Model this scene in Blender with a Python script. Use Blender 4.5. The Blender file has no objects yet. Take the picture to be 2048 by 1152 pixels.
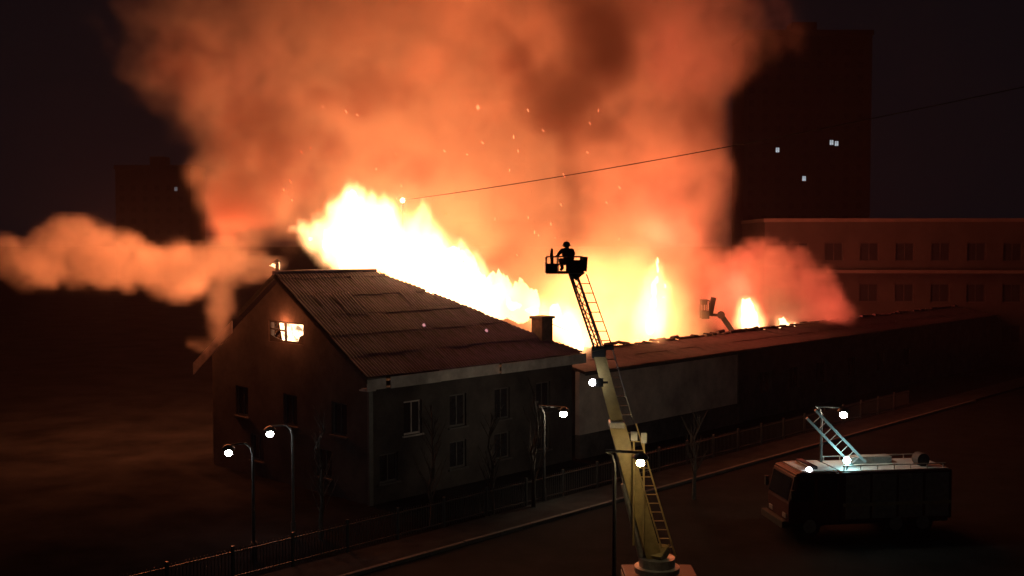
import bpy, bmesh, math, random
from mathutils import Vector, Matrix, noise as mnoise
random.seed(7)
SC = bpy.context.scene
COL = SC.collection

# ------------------------------------------------------------------ camera
F = 2196.0                      # focal length in pixels of the 2048 x 1152 photograph
PITCH = math.atan(101.0 / F)
CZ = 12.5
cam_d = bpy.data.cameras.new('camera')
cam_d.sensor_width = 36.0
cam_d.lens = 36.0 * F / 2048.0
cam_d.clip_start = 0.2
cam_d.clip_end = 2000.0
cam = bpy.data.objects.new('camera', cam_d)
cam.location = (0, 0, CZ)
cam.rotation_euler = (math.pi / 2 - PITCH, 0, 0)
COL.objects.link(cam)
SC.camera = cam

# ------------------------------------------------------------------ night sky
wd = bpy.data.worlds.new('World')
SC.world = wd
wd.use_nodes = True
bg = wd.node_tree.nodes['Background']
bg.inputs['Color'].default_value = (0.62, 0.72, 1.0, 1)
bg.inputs['Strength'].default_value = 0.0034
SC.view_settings.view_transform = 'Standard'
SC.view_settings.look = 'None'
SC.view_settings.exposure = 0.0
SC.view_settings.gamma = 1.0
cy = SC.cycles
cy.volume_bounces = 1
cy.max_bounces = 5
cy.diffuse_bounces = 2
cy.glossy_bounces = 2
cy.transmission_bounces = 3
cy.transparent_max_bounces = 8
cy.volume_step_rate = 3.0
cy.volume_max_steps = 256
cy.use_denoising = True
cy.use_light_tree = False
SC.render.filter_size = 2.0
cy.sample_clamp_indirect = 3.0
cy.caustics_reflective = False
cy.caustics_refractive = False


def P(x, y, d):
    """the point on the ray through pixel (x, y) of the photograph at a distance d ahead of the camera"""
    fy, fz = math.cos(PITCH), -math.sin(PITCH)
    uy, uz = math.sin(PITCH), math.cos(PITCH)
    a, b = (x - 1024.0) / F, (576.0 - y) / F
    v = Vector((a, fy + uy * b, fz + uz * b))
    v *= d / v.y
    return Vector((v.x, v.y, v.z + CZ))


# ------------------------------------------------------------------ materials
MATS = {}


def mat(name, col, rough=0.8, metal=0.0, var=0.25, scale=3.0, bump=0.15, bscale=None, emit=None, es=0.0, spec=0.5, detail=6.0, col2=None, dist=0.02):
    if name in MATS:
        return MATS[name]
    m = bpy.data.materials.new(name)
    m.use_nodes = True
    nt = m.node_tree
    b = nt.nodes['Principled BSDF']
    b.inputs['Roughness'].default_value = rough
    b.inputs['Metallic'].default_value = metal
    b.inputs['Specular IOR Level'].default_value = spec
    tc = nt.nodes.new('ShaderNodeTexCoord')
    n = nt.nodes.new('ShaderNodeTexNoise')
    n.inputs['Scale'].default_value = scale
    n.inputs['Detail'].default_value = detail
    n.inputs['Roughness'].default_value = 0.65
    nt.links.new(tc.outputs['Object'], n.inputs['Vector'])
    r = nt.nodes.new('ShaderNodeValToRGB')
    c2 = col2 if col2 else tuple(c * (1 - var) for c in col)
    r.color_ramp.elements[0].position = 0.35
    r.color_ramp.elements[1].position = 0.68
    r.color_ramp.elements[0].color = (*c2, 1)
    r.color_ramp.elements[1].color = (*[min(1, c * (1 + var * 0.6)) for c in col], 1)
    nt.links.new(n.outputs['Fac'], r.inputs['Fac'])
    nt.links.new(r.outputs['Color'], b.inputs['Base Color'])
    if bump:
        n2 = nt.nodes.new('ShaderNodeTexNoise')
        n2.inputs['Scale'].default_value = bscale or scale * 4
        n2.inputs['Detail'].default_value = 5
        nt.links.new(tc.outputs['Object'], n2.inputs['Vector'])
        bp = nt.nodes.new('ShaderNodeBump')
        bp.inputs['Strength'].default_value = bump
        bp.inputs['Distance'].default_value = dist
        nt.links.new(n2.outputs['Fac'], bp.inputs['Height'])
        nt.links.new(bp.outputs['Normal'], b.inputs['Normal'])
    if emit:
        b.inputs['Emission Color'].default_value = (*emit, 1)
        b.inputs['Emission Strength'].default_value = es
    MATS[name] = m
    return m


def glow_mat(name, col, strength, var=0.0, scale=1.5, sample='NONE'):
    """something that gives off light: flame, lamp lens, lit window"""
    if name in MATS:
        return MATS[name]
    m = bpy.data.materials.new(name)
    m.use_nodes = True
    nt = m.node_tree
    nt.nodes.remove(nt.nodes['Principled BSDF'])
    e = nt.nodes.new('ShaderNodeEmission')
    e.inputs['Color'].default_value = (*col, 1)
    e.inputs['Strength'].default_value = strength
    if var:
        tc = nt.nodes.new('ShaderNodeTexCoord')
        n = nt.nodes.new('ShaderNodeTexNoise')
        n.inputs['Scale'].default_value = scale
        n.inputs['Detail'].default_value = 3
        nt.links.new(tc.outputs['Object'], n.inputs['Vector'])
        mr = nt.nodes.new('ShaderNodeMapRange')
        mr.inputs['From Min'].default_value = 0.35
        mr.inputs['From Max'].default_value = 0.65
        mr.inputs['To Min'].default_value = strength * (1 - var)
        mr.inputs['To Max'].default_value = strength * (1 + var)
        nt.links.new(n.outputs['Fac'], mr.inputs['Value'])
        nt.links.new(mr.outputs['Result'], e.inputs['Strength'])
    nt.links.new(e.outputs[0], nt.nodes['Material Output'].inputs['Surface'])
    m.cycles.emission_sampling = sample
    MATS[name] = m
    return m


def flame_mat(name, col, strength):
    """flame skin: glowing gas that thins out where the sheet is seen edge on and towards its ragged tips"""
    if name in MATS:
        return MATS[name]
    m = bpy.data.materials.new(name)
    m.use_nodes = True
    nt = m.node_tree
    nt.nodes.remove(nt.nodes['Principled BSDF'])
    e = nt.nodes.new('ShaderNodeEmission')
    e.inputs['Color'].default_value = (*col, 1)
    e.inputs['Strength'].default_value = strength
    t = nt.nodes.new('ShaderNodeBsdfTransparent')
    lw = nt.nodes.new('ShaderNodeLayerWeight')
    lw.inputs['Blend'].default_value = 0.5
    mr = nt.nodes.new('ShaderNodeMapRange')
    mr.inputs['From Min'].default_value = 0.25
    mr.inputs['From Max'].default_value = 0.85
    mr.interpolation_type = 'SMOOTHSTEP'
    nt.links.new(lw.outputs['Facing'], mr.inputs['Value'])
    mx = nt.nodes.new('ShaderNodeMixShader')
    nt.links.new(mr.outputs['Result'], mx.inputs['Fac'])
    nt.links.new(e.outputs[0], mx.inputs[1])
    nt.links.new(t.outputs[0], mx.inputs[2])
    nt.links.new(mx.outputs[0], nt.nodes['Material Output'].inputs['Surface'])
    m.cycles.emission_sampling = 'NONE'
    MATS[name] = m
    return m


# ------------------------------------------------------------------ mesh helpers
def obj(name, bm, m, parent=None, smooth=False, loc=None, rot=None):
    me = bpy.data.meshes.new(name)
    bm.normal_update()
    bm.to_mesh(me)
    bm.free()
    if smooth:
        for p in me.polygons:
            p.use_smooth = True
    if m:
        me.materials.append(m)
    o = bpy.data.objects.new(name, me)
    COL.objects.link(o)
    if parent:
        o.parent = parent
    if loc is not None:
        o.location = loc
    if rot is not None:
        o.rotation_euler = rot
    return o


def tag(o, label=None, cat=None, group=None, kind=None):
    if label:
        o['label'] = label
    if cat:
        o['category'] = cat
    if group:
        o['group'] = group
    if kind:
        o['kind'] = kind
    return o


def thing(name, label, cat, loc=(0, 0, 0), rz=0.0, group=None):
    o = bpy.data.objects.new(name, None)
    o.empty_display_size = 0.3
    COL.objects.link(o)
    o.location = loc
    o.rotation_euler = (0, 0, rz)
    return tag(o, label, cat, group)


def box(bm, x0, x1, y0, y1, z0, z1, bev=0.0):
    r = bmesh.ops.create_cube(bm, size=1.0)
    vs = r['verts']
    for v in vs:
        v.co = Vector(((x0 + x1) / 2 + v.co.x * (x1 - x0), (y0 + y1) / 2 + v.co.y * (y1 - y0), (z0 + z1) / 2 + v.co.z * (z1 - z0)))
    if bev:
        es = set(e for v in vs for e in v.link_edges)
        bmesh.ops.bevel(bm, geom=list(es), offset=bev, segments=2, affect='EDGES', profile=0.6)
    return vs


def B(*a, bev=0.0):
    bm = bmesh.new()
    box(bm, *a, bev=bev)
    return bm


def bar(bm, a, b, w, h=None, up=Vector((0, 0, 1)), bev=0.0):
    """rectangular bar from a to b, w wide, h deep"""
    a, b = Vector(a), Vector(b)
    h = h or w
    d = (b - a)
    L = d.length
    d.normalize()
    x = d.cross(up)
    if x.length < 1e-4:
        x = d.cross(Vector((0, 1, 0)))
    x.normalize()
    y = x.cross(d)
    r = bmesh.ops.create_cube(bm, size=1.0)
    M = Matrix((x, d, y)).transposed()
    for v in r['verts']:
        v.co = (a + b) / 2 + M @ Vector((v.co.x * w, v.co.y * L, v.co.z * h))
    if bev:
        es = set(e for v in r['verts'] for e in v.link_edges)
        bmesh.ops.bevel(bm, geom=list(es), offset=bev, segments=1, affect='EDGES')


def tube(bm, pts, radii, seg=8, cap=True):
    pts = [Vector(p) for p in pts]
    if not hasattr(radii, '__len__'):
        radii = [radii] * len(pts)
    rings = []
    px = None
    for i, p in enumerate(pts):
        d = (pts[min(i + 1, len(pts) - 1)] - pts[max(i - 1, 0)])
        d.normalize()
        if px is None:
            x = d.cross(Vector((0.03, 0.02, 1)))
            if x.length < 0.05:
                x = d.cross(Vector((0, 1, 0.1)))
        else:
            x = px - d * px.dot(d)
        x.normalize()
        px = x
        y = d.cross(x)
        rings.append([bm.verts.new(p + (x * math.cos(2 * math.pi * k / seg) + y * math.sin(2 * math.pi * k / seg)) * radii[i]) for k in range(seg)])
    for a, b in zip(rings, rings[1:]):
        for k in range(seg):
            bm.faces.new((a[k], a[(k + 1) % seg], b[(k + 1) % seg], b[k]))
    if cap:
        bm.faces.new(rings[0][::-1])
        bm.faces.new(rings[-1])


def T(pts, r, seg=8):
    bm = bmesh.new()
    tube(bm, pts, r, seg)
    return bm


def lathe(bm, prof, seg=16, c=(0, 0, 0)):
    c = Vector(c)
    rings = []
    for r, z in prof:
        rings.append([bm.verts.new(c + Vector((r * math.cos(2 * math.pi * k / seg), r * math.sin(2 * math.pi * k / seg), z))) for k in range(seg)])
    for a, b in zip(rings, rings[1:]):
        for k in range(seg):
            bm.faces.new((a[k], a[(k + 1) % seg], b[(k + 1) % seg], b[k]))
    bm.faces.new(rings[0][::-1])
    bm.faces.new(rings[-1])


def quad(bm, *pts):
    return bm.faces.new([bm.verts.new(Vector(p)) for p in pts])


def lamp(name, loc, col, power, radius, parent=None):
    l = bpy.data.lights.new(name, 'POINT')
    l.color = col
    l.energy = power
    l.shadow_soft_size = radius
    o = bpy.data.objects.new(name, l)
    COL.objects.link(o)
    o.location = loc
    if parent:
        o.parent = parent
        o.location = Vector(loc) - parent.location
    return o


# ------------------------------------------------------------------ gas volumes: density fields worked out once on a grid
class Fld:
    """tiny wrapper that writes field maths as geometry nodes"""
    def __init__(s, ng, sock):
        s.ng, s.s = ng, sock

    def _m(s, op, o=None, o2=None, clamp=False):
        n = s.ng.nodes.new('ShaderNodeMath')
        n.operation = op
        n.use_clamp = clamp
        s.ng.links.new(s.s, n.inputs[0])
        for i, q in ((1, o), (2, o2)):
            if q is None:
                continue
            if isinstance(q, Fld):
                s.ng.links.new(q.s, n.inputs[i])
            else:
                n.inputs[i].default_value = q
        return Fld(s.ng, n.outputs[0])

    def __add__(s, o): return s._m('ADD', o)
    def __sub__(s, o): return s._m('SUBTRACT', o)
    def __mul__(s, o): return s._m('MULTIPLY', o)
    def max(s, o): return s._m('MAXIMUM', o)
    def clamp(s): return s._m('ADD', 0.0, clamp=True)

    def _v(s, op, o=None, out=0, scale=None):
        n = s.ng.nodes.new('ShaderNodeVectorMath')
        n.operation = op
        s.ng.links.new(s.s, n.inputs[0])
        if isinstance(o, Fld):
            s.ng.links.new(o.s, n.inputs[1])
        elif o is not None:
            n.inputs[1].default_value = o
        if scale is not None:
            n.inputs['Scale'].default_value = scale
        return Fld(s.ng, n.outputs[out])


def noise_f(ng, vec, scale, detail, rough=0.55, color=False, dist=0.0):
    n = ng.nodes.new('ShaderNodeTexNoise')
    n.inputs['Scale'].default_value = scale
    n.inputs['Detail'].default_value = detail
    n.inputs['Roughness'].default_value = rough
    n.inputs['Distortion'].default_value = dist
    ng.links.new(vec.s, n.inputs['Vector'])
    return Fld(ng, n.outputs['Color' if color else 'Fac'])


def gas(name, puffs, res, material, warp=(0.12, 3.0, 0.4, 0.8), erode=0.5, nscale=0.2, gain=1.6, parent=None, stretch=(1, 1, 1), pad=2.0, detail=5.0, mottle=0.0, mscale=0.32, soft=False):
    """puffs: list of (centre, (rx, ry, rz), weight); the field of rounded lumps is warped and eaten into by noise"""
    mn = Vector((1e9,) * 3)
    mx = -mn
    for c, r, w in puffs:
        for i in range(3):
            mn[i] = min(mn[i], c[i] - r[i] - pad)
            mx[i] = max(mx[i], c[i] + r[i] + pad)
    mn.z = max(mn.z, 0.3)
    ng = bpy.data.node_groups.new(name, 'GeometryNodeTree')
    ng.interface.new_socket('Geometry', in_out='OUTPUT', socket_type='NodeSocketGeometry')
    out = ng.nodes.new('NodeGroupOutput')
    vc = ng.nodes.new('GeometryNodeVolumeCube')
    vc.inputs['Min'].default_value = mn
    vc.inputs['Max'].default_value = mx
    for i, k in enumerate(('Resolution X', 'Resolution Y', 'Resolution Z')):
        vc.inputs[k].default_value = max(8, int((mx[i] - mn[i]) / res))
    pos = Fld(ng, ng.nodes.new('GeometryNodeInputPosition').outputs[0])
    st = pos._v('MULTIPLY', stretch)
    w1 = noise_f(ng, st, warp[0], 2.0, color=True)._v('SUBTRACT', (0.5, 0.5, 0.5))._v('SCALE', scale=warp[1])
    w2 = noise_f(ng, st, warp[2], 3.0, color=True)._v('SUBTRACT', (0.5, 0.5, 0.5))._v('SCALE', scale=warp[3])
    p = pos._v('ADD', w1)._v('ADD', w2)
    tot = None
    for c, r, w in puffs:
        q = p._v('SUBTRACT', tuple(c))._v('MULTIPLY', tuple(1.0 / k for k in r))
        d = q._v('DOT_PRODUCT', q, out=1)
        f = d._m('MULTIPLY', -1.0)._m('ADD', 1.0, clamp=True)
        f = f._m('MULTIPLY', w)
        tot = f if tot is None else tot + f
    nz = noise_f(ng, p._v('MULTIPLY', stretch), nscale, detail, 0.6)
    nz = nz._m('SUBTRACT', 0.28)._m('MULTIPLY', 2.2, clamp=True)
    den = (tot - nz * erode) * gain
    den = den.clamp()
    if soft:
        den = den * den
    if mottle:
        m2 = noise_f(ng, p._v('MULTIPLY', stretch), mscale, 6.0, 0.65, dist=0.6)
        m2 = m2._m('SUBTRACT', 0.40)._m('MULTIPLY', 5.0, clamp=True)
        den = den * (m2 * (mottle * 1.6) + (1.0 - mottle))
    ng.links.new(den.s, vc.inputs['Density'])
    sm = ng.nodes.new('GeometryNodeSetMaterial')
    sm.inputs['Material'].default_value = material
    ng.links.new(vc.outputs[0], sm.inputs['Geometry'])
    ng.links.new(sm.outputs[0], out.inputs[0])
    me = bpy.data.meshes.new(name)
    me.materials.append(material)
    o = bpy.data.objects.new(name, me)
    COL.objects.link(o)
    md = o.modifiers.new('gas', 'NODES')
    md.node_group = ng
    o['kind'] = 'stuff'
    if parent:
        o.parent = parent
        o.matrix_parent_inverse = Matrix.Translation(-parent.location)
    return o


def smoke_mat(name, col, density, aniso=0.0):
    m = bpy.data.materials.new(name)
    m.use_nodes = True
    nt = m.node_tree
    nt.nodes.remove(nt.nodes['Principled BSDF'])
    v = nt.nodes.new('ShaderNodeVolumePrincipled')
    v.inputs['Color'].default_value = (*col, 1)
    v.inputs['Density'].default_value = density
    v.inputs['Anisotropy'].default_value = aniso
    nt.links.new(v.outputs[0], nt.nodes['Material Output'].inputs['Volume'])
    return m


def flamegas_mat(name, col, strength):
    m = bpy.data.materials.new(name)
    m.use_nodes = True
    nt = m.node_tree
    nt.nodes.remove(nt.nodes['Principled BSDF'])
    e = nt.nodes.new('ShaderNodeEmission')
    e.inputs['Color'].default_value = (*col, 1)
    a = nt.nodes.new('ShaderNodeAttribute')
    a.attribute_name = 'density'
    mu = nt.nodes.new('ShaderNodeMath')
    mu.operation = 'MULTIPLY'
    mu.inputs[1].default_value = strength
    nt.links.new(a.outputs['Fac'], mu.inputs[0])
    nt.links.new(mu.outputs[0], e.inputs['Strength'])
    nt.links.new(e.outputs[0], nt.nodes['Material Output'].inputs['Volume'])
    return m


def puff(x, y, d, rx, ry, rd, w=1.0):
    """a lump of gas at pixel (x, y), distance d; rx, ry in pixels of the photograph, rd in metres"""
    k = d / F
    return (P(x, y, d), (rx * k, rd, ry * k), w)


# ================================================================== THE PLACE
# ------------------------------------------------------------------ ground
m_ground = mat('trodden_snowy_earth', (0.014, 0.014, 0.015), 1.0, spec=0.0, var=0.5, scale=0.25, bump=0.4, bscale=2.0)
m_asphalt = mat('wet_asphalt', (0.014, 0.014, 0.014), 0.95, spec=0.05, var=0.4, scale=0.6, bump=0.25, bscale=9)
m_kerb = mat('kerb_concrete', (0.08, 0.078, 0.075), 0.9, var=0.3, scale=1.2)
bm = bmesh.new()
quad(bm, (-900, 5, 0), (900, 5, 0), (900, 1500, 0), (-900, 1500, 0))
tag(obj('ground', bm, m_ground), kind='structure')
UX, UY = 0.69, 0.724                 # direction of the street front
RZ = math.atan2(UY, UX)
HC = P(735, 757, 50.0)               # near corner of the roof
HZ = HC.z
EMB = dict()


def street_pt(s, w, z=0.0):
    return Vector((HC.x + UX * s - UY * w, HC.y + UY * s + UX * w, z))


bm = bmesh.new()
a0, a1 = -60, 110
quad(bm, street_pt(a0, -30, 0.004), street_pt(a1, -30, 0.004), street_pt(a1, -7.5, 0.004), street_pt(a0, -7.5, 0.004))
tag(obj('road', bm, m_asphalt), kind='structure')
pv = tag(obj('pavement', B(a0, a1, -7.3, -5.2, -0.1, 0.13), mat('pavement', (0.03, 0.03, 0.03), 0.95, spec=0.05, var=0.4, scale=1.0), loc=street_pt(0, 0), rot=(0, 0, RZ)), kind='structure')
kerb_me = None
for i in range(40):
    if kerb_me is None:
        o = obj('kerb_stone', B(-0.98, 0.98, -7.5, -7.3, -0.1, 0.145, bev=0.012), m_kerb, pv)
        kerb_me = o.data
    else:
        o = bpy.data.objects.new('kerb_stone', kerb_me)
        COL.objects.link(o)
        o.parent = pv
    o.location = (-26 + i * 2.0, random.uniform(-.006, .006), random.uniform(-.006, .004))

# ------------------------------------------------------------------ the burning house
L, W, ZR, RIDGE = 15.4, 14.6, 10.70, 6.4
HALF = W / 2
RISE = ZR - HZ
SLOPE = math.hypot(HALF, RISE)
m_sheet = mat('corrugated_roof_sheet', (0.115, 0.062, 0.155), 0.5, var=0.45, scale=1.3, bump=0.35, bscale=14, col2=(0.05, 0.036, 0.05))  # purple of the lens glow is put into the sheet colour
m_deck = mat('roof_deck', (0.03, 0.026, 0.026), 0.9, scale=2)
m_wall = mat('sooty_render', (0.042, 0.034, 0.032), 0.92, var=0.5, scale=0.55, bump=0.5, bscale=5, col2=(0.014, 0.012, 0.012))
m_fascia = mat('weathered_pale_paint', (0.36, 0.31, 0.29), 0.75, var=0.35, scale=1.1, bump=0.3, bscale=12)
m_frame = mat('window_frame_paint', (0.055, 0.05, 0.048), 0.6, var=0.25, scale=4)
m_glass = mat('dark_glass', (0.02, 0.02, 0.024), 0.08, var=0.1, scale=1, bump=0.03, spec=0.6)
m_char = mat('charred_timber', (0.018, 0.015, 0.014), 0.95, var=0.5, scale=5, bump=0.7)
m_brick = mat('sooty_brick', (0.13, 0.075, 0.06), 0.95, var=0.45, scale=2.5, bump=0.5, bscale=8)


def on_plane(px, py, axis, val):
    """where the ray through a pixel meets the house plane s = val or w = val: returns (s, w, z)"""
    a = Vector((0, 0, CZ))
    d = P(px, py, 50) - a
    n = Vector((UX, UY, 0)) if axis == 's' else Vector((-UY, UX, 0))
    p0 = Vector((HC.x, HC.y, 0)) + n * val
    t = (p0 - a).dot(n) / d.dot(n)
    q = a + d * t
    r = q - Vector((HC.x, HC.y, 0))
    return (r.x * UX + r.y * UY, -r.x * UY + r.y * UX, q.z)


def prism(bm, poly, fn, t0, t1):
    """extrude a convex outline; fn(u, v, t) -> point"""
    a = [bm.verts.new(Vector(fn(u, v, t0))) for u, v in poly]
    b = [bm.verts.new(Vector(fn(u, v, t1))) for u, v in poly]
    bm.faces.new(a)
    bm.faces.new(b[::-1])
    n = len(poly)
    for i in range(n):
        bm.faces.new((a[i], b[i], b[(i + 1) % n], a[(i + 1) % n]))


def wall_mesh(u0, u1, v0, v1, holes, fn, t0, t1):
    """flat wall with rectangular openings (u0, u1, v0, v1), as strips that butt against each other"""
    bm = bmesh.new()
    us = sorted(set([u0, u1] + [h[0] for h in holes] + [h[1] for h in holes]))
    for a, b in zip(us, us[1:]):
        mid = (a + b) / 2
        hs = sorted([(h[2], h[3]) for h in holes if h[0] < mid < h[1]])
        z = v0
        for h0, h1 in hs + [(v1, v1)]:
            if h0 - z > 1e-4:
                prism(bm, [(a, z), (b, z), (b, h0), (a, h0)], fn, t0, t1)
            z = h1
    bmesh.ops.recalc_face_normals(bm, faces=bm.faces[:])
    return bm


house = thing('burning_house', 'long dark house with hipped corrugated roof, flames along its ridge and attic window', 'house', (HC.x, HC.y, 0), RZ)
fnF = lambda u, v, t: (u, t, v)      # front wall: u along the street, v up
fnG = lambda u, v, t: (t, u, v)      # gable wall


def window_unit(parent, u0, u1, v0, v1, fn, t, frame_m, glass_m, mull=1, trans=True, sill=True, out=-1):
    """frame with bars, panes set back, sill"""
    fw = 0.09
    bm = bmesh.new()
    for a in ((u0, u0 + fw, v0, v1), (u1 - fw, u1, v0, v1), (u0 + fw, u1 - fw, v0, v0 + fw), (u0 + fw, u1 - fw, v1 - fw, v1)):
        prism(bm, [(a[0], a[2]), (a[1], a[2]), (a[1], a[3]), (a[0], a[3])], fn, t, t + 0.09)
    xs = [u0 + fw + (u1 - u0 - 2 * fw) * k / (mull + 1) for k in range(mull + 2)]
    for x in xs[1:-1]:
        prism(bm, [(x - .035, v0 + fw), (x + .035, v0 + fw), (x + .035, v1 - fw), (x - .035, v1 - fw)], fn, t + .004, t + .08)
    bmesh.ops.recalc_face_normals(bm, faces=bm.faces[:])
    w = obj('window', bm, frame_m, parent)
    if glass_m:
        for a, b in zip(xs, xs[1:]):
            bm = bmesh.new()
            prism(bm, [(a, v0 + fw), (b, v0 + fw), (b, v1 - fw), (a, v1 - fw)], fn, t + .04, t + .05)
            bmesh.ops.recalc_face_normals(bm, faces=bm.faces[:])
            obj('pane', bm, glass_m, w)
    if sill:
        bm = bmesh.new()
        prism(bm, [(u0 - .1, v0 - .07), (u1 + .1, v0 - .07), (u1 + .1, v0 - .002), (u0 - .1, v0 - .002)], fn, t - .22, t + .02)
        bmesh.ops.recalc_face_normals(bm, faces=bm.faces[:])
        obj('sill', bm, frame_m, w)
    return w


# front wall with its windows
holes = []
for u in (2.6, 5.6, 8.8, 12.0):
    holes.append((u, u + 1.15, 3.0, 4.65))
for u in (1.1, 5.6, 8.8, 12.0):
    holes.append((u, u + 1.15, 0.9, 2.3))
obj('wall', wall_mesh(0.5, L - 0.4, 0.0, HZ - 0.3, holes, fnF, 0.5, 0.85), m_wall, house)
for h in holes:
    window_unit(house, *h, fnF, 0.62, m_fascia if h[0] == 2.6 else m_frame, m_glass)
obj('corner_board', B(0.38, 0.62, 0.38, 0.498, 0.0, HZ - 0.6), m_frame, house)

# gable wall with the burning attic window
ga = on_plane(537, 640, 's', 0.5)
gb = on_plane(607, 690, 's', 0.5)
w0, w1 = min(ga[1], gb[1]), max(ga[1], gb[1])
z0, z1 = min(ga[2], gb[2]), max(ga[2], gb[2])
z0 += 0.0
EMB['win'] = (w0, w1, z0, z1)


def roof_z(w):
    return HZ + min(w, W - w) * RISE / HALF - 0.16


bm = bmesh.new()
ghole = [(2.2, 3.4, 3.0, 4.6), (10.6, 11.8, 3.0, 4.6), (6.2, 7.4, 3.0, 4.6), (3.4, 4.6, 0.8, 2.2), (9.2, 10.4, 0.8, 2.2)]
low = wall_mesh(0.852, W - 0.5, 0.0, HZ - 0.3, ghole, fnG, 0.5, 0.85)
obj('wall', low, m_wall, house)
for h in ghole:
    window_unit(house, *h, fnG, 0.62, m_frame, m_glass)
zb = HZ - 0.3
cols = [0.85, w0, w1, W - 0.5]
pts = sorted(set(cols + [HALF]))
for a, b in zip(pts, pts[1:]):
    mid = (a + b) / 2
    if w0 < mid < w1:
        prism(bm, [(a, z1), (b, z1), (b, roof_z(b)), (a, roof_z(a))], fnG, 0.5, 0.85)
        if z0 > zb + 0.01:
            prism(bm, [(a, zb), (b, zb), (b, z0), (a, z0)], fnG, 0.5, 0.85)
    else:
        prism(bm, [(a, zb), (b, zb), (b, roof_z(b)), (a, roof_z(a))], fnG, 0.5, 0.85)
bmesh.ops.recalc_face_normals(bm, faces=bm.faces[:])
tag(obj('gable', bm, m_wall, house), 'sooty triangular gable pierced by a burning window')
# frame of the burning window: two lights, bars burnt crooked
bm = bmesh.new()
fw = 0.10
for a in ((w0, w0 + fw, z0, z1), (w1 - fw, w1, z0, z1), (w0 + fw, w1 - fw, z1 - fw, z1), (w0 + fw, w1 - fw, z0, z0 + fw)):
    prism(bm, [(a[0], a[2]), (a[1], a[2]), (a[1], a[3]), (a[0], a[3])], fnG, 0.56, 0.66)
wm = w0 + (w1 - w0) * 0.52
prism(bm, [(wm, z0 + fw), (wm + .12, z0 + fw), (wm + .16, z1 - fw), (wm + .04, z1 - fw)], fnG, 0.565, 0.65)
prism(bm, [(wm + .12, z0 + .55), (w1 - fw, z0 + .62), (w1 - fw, z0 + .69), (wm + .12, z0 + .63)], fnG, 0.57, 0.64)
prism(bm, [(w0 + fw, z0 + fw), (w0 + .55, z0 + fw), (w0 + .42, z0 + .38), (w0 + fw, z0 + .5)], fnG, 0.575, 0.63)
prism(bm, [(wm + .3, z0 + fw), (w1 - fw, z0 + fw), (w1 - fw, z0 + .34), (w1 - .45, z0 + .22)], fnG, 0.575, 0.63)
bmesh.ops.recalc_face_normals(bm, faces=bm.faces[:])
tag(obj('window', bm, m_char, house), 'burning attic window with charred bars')

# boxed eave: pale boards, one gap near the corner
xs = [0.02]
for px in (779, 880, 1000, 1090, 1172):
    xs.append(on_plane(px, 750, 'w', 0.0)[0])
for i, (a, b) in enumerate(zip(xs, xs[1:])):
    g = 0.16 if i == 0 else 0.015
    o = obj('fascia_board', B(a, b - g, -0.045, 0.0, HZ - 0.56 + random.uniform(-.015, .015), HZ - 0.03, bev=0.008), m_fascia, house)
    o.rotation_euler = (random.uniform(-.02, .02), 0, 0)
obj('soffit', B(0.02, L - 0.02, 0.003, 0.49, HZ - 0.55, HZ - 0.5), m_fascia, house)
# barge boards up the gable, the lower left one burnt loose
obj('barge_board', T([(-0.03, 0.0, HZ - 0.12), (-0.03, HALF, ZR - 0.12)], 0.001, 4), m_fascia, house)
bpy.data.objects.remove(bpy.data.objects['barge_board'])


def barge(wa, za, wb, zb_, drop, m):
    bm = bmesh.new()
    prism(bm, [(wa, za - drop), (wb, zb_ - drop), (wb, zb_ + .02), (wa, za + .02)], fnG, -0.06, -0.01)
    bmesh.ops.recalc_face_normals(bm, faces=bm.faces[:])
    return obj('barge_board', bm, m, house)


rz = lambda w: HZ + min(w, W - w) * RISE / HALF
barge(0.0, rz(0), HALF - .03, ZR - .02, 0.24, m_char)
barge(HALF + .03, ZR - .02, 10.6, rz(10.6), 0.24, m_char)
tag(barge(11.2, rz(11.2) - .12, W + 0.55, rz(W) - .50, 0.62, m_fascia), 'pale barge board hanging loose')
obj('verge_soffit', B(-0.01, 0.5, 0.0, 0.6, HZ - 0.62, HZ - 0.57), m_fascia, house)

# front slope: deck and overlapping corrugated sheets, cut along the hip
EA = Vector((1, 0, 0))
EB = Vector((0, HALF, RISE)).normalized()
EN = EA.cross(EB)


def slope_pt(a, b, c=0.0):
    return Vector((0, 0, HZ)) + EA * a + EB * b + EN * c


bm = bmesh.new()
fs = lambda u, v, t: slope_pt(u, v, t)
prism(bm, [(0, 0), (L, 0), (RIDGE, SLOPE), (0, SLOPE)], fs, -0.14, -0.06)
bmesh.ops.recalc_face_normals(bm, faces=bm.faces[:])
obj('roof', bm, m_deck, house)
roof = bpy.data.objects['roof']
SW, SH, WAVES = 1.10, 1.62, 6


def sheet_bm():
    bm = bmesh.new()
    n = WAVES * 4
    rows = []
    for j, b in enumerate((0.0, SH * 1.12)):
        rows.append([bm.verts.new((-0.03 + (SW + 0.06) * i / n, b, 0.024 * math.sin(i / n * WAVES * 2 * math.pi) + (0.035 if j == 0 else 0.0))) for i in range(n + 1)])
    for i in range(n):
        bm.faces.new((rows[0][i], rows[0][i + 1], rows[1][i + 1], rows[1][i]))
    low = [bm.verts.new(v.co + Vector((0, 0, -0.012))) for v in rows[0]]
    for i in range(n):
        bm.faces.new((low[i], low[i + 1], rows[0][i + 1], rows[0][i]))
    return bm


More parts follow.
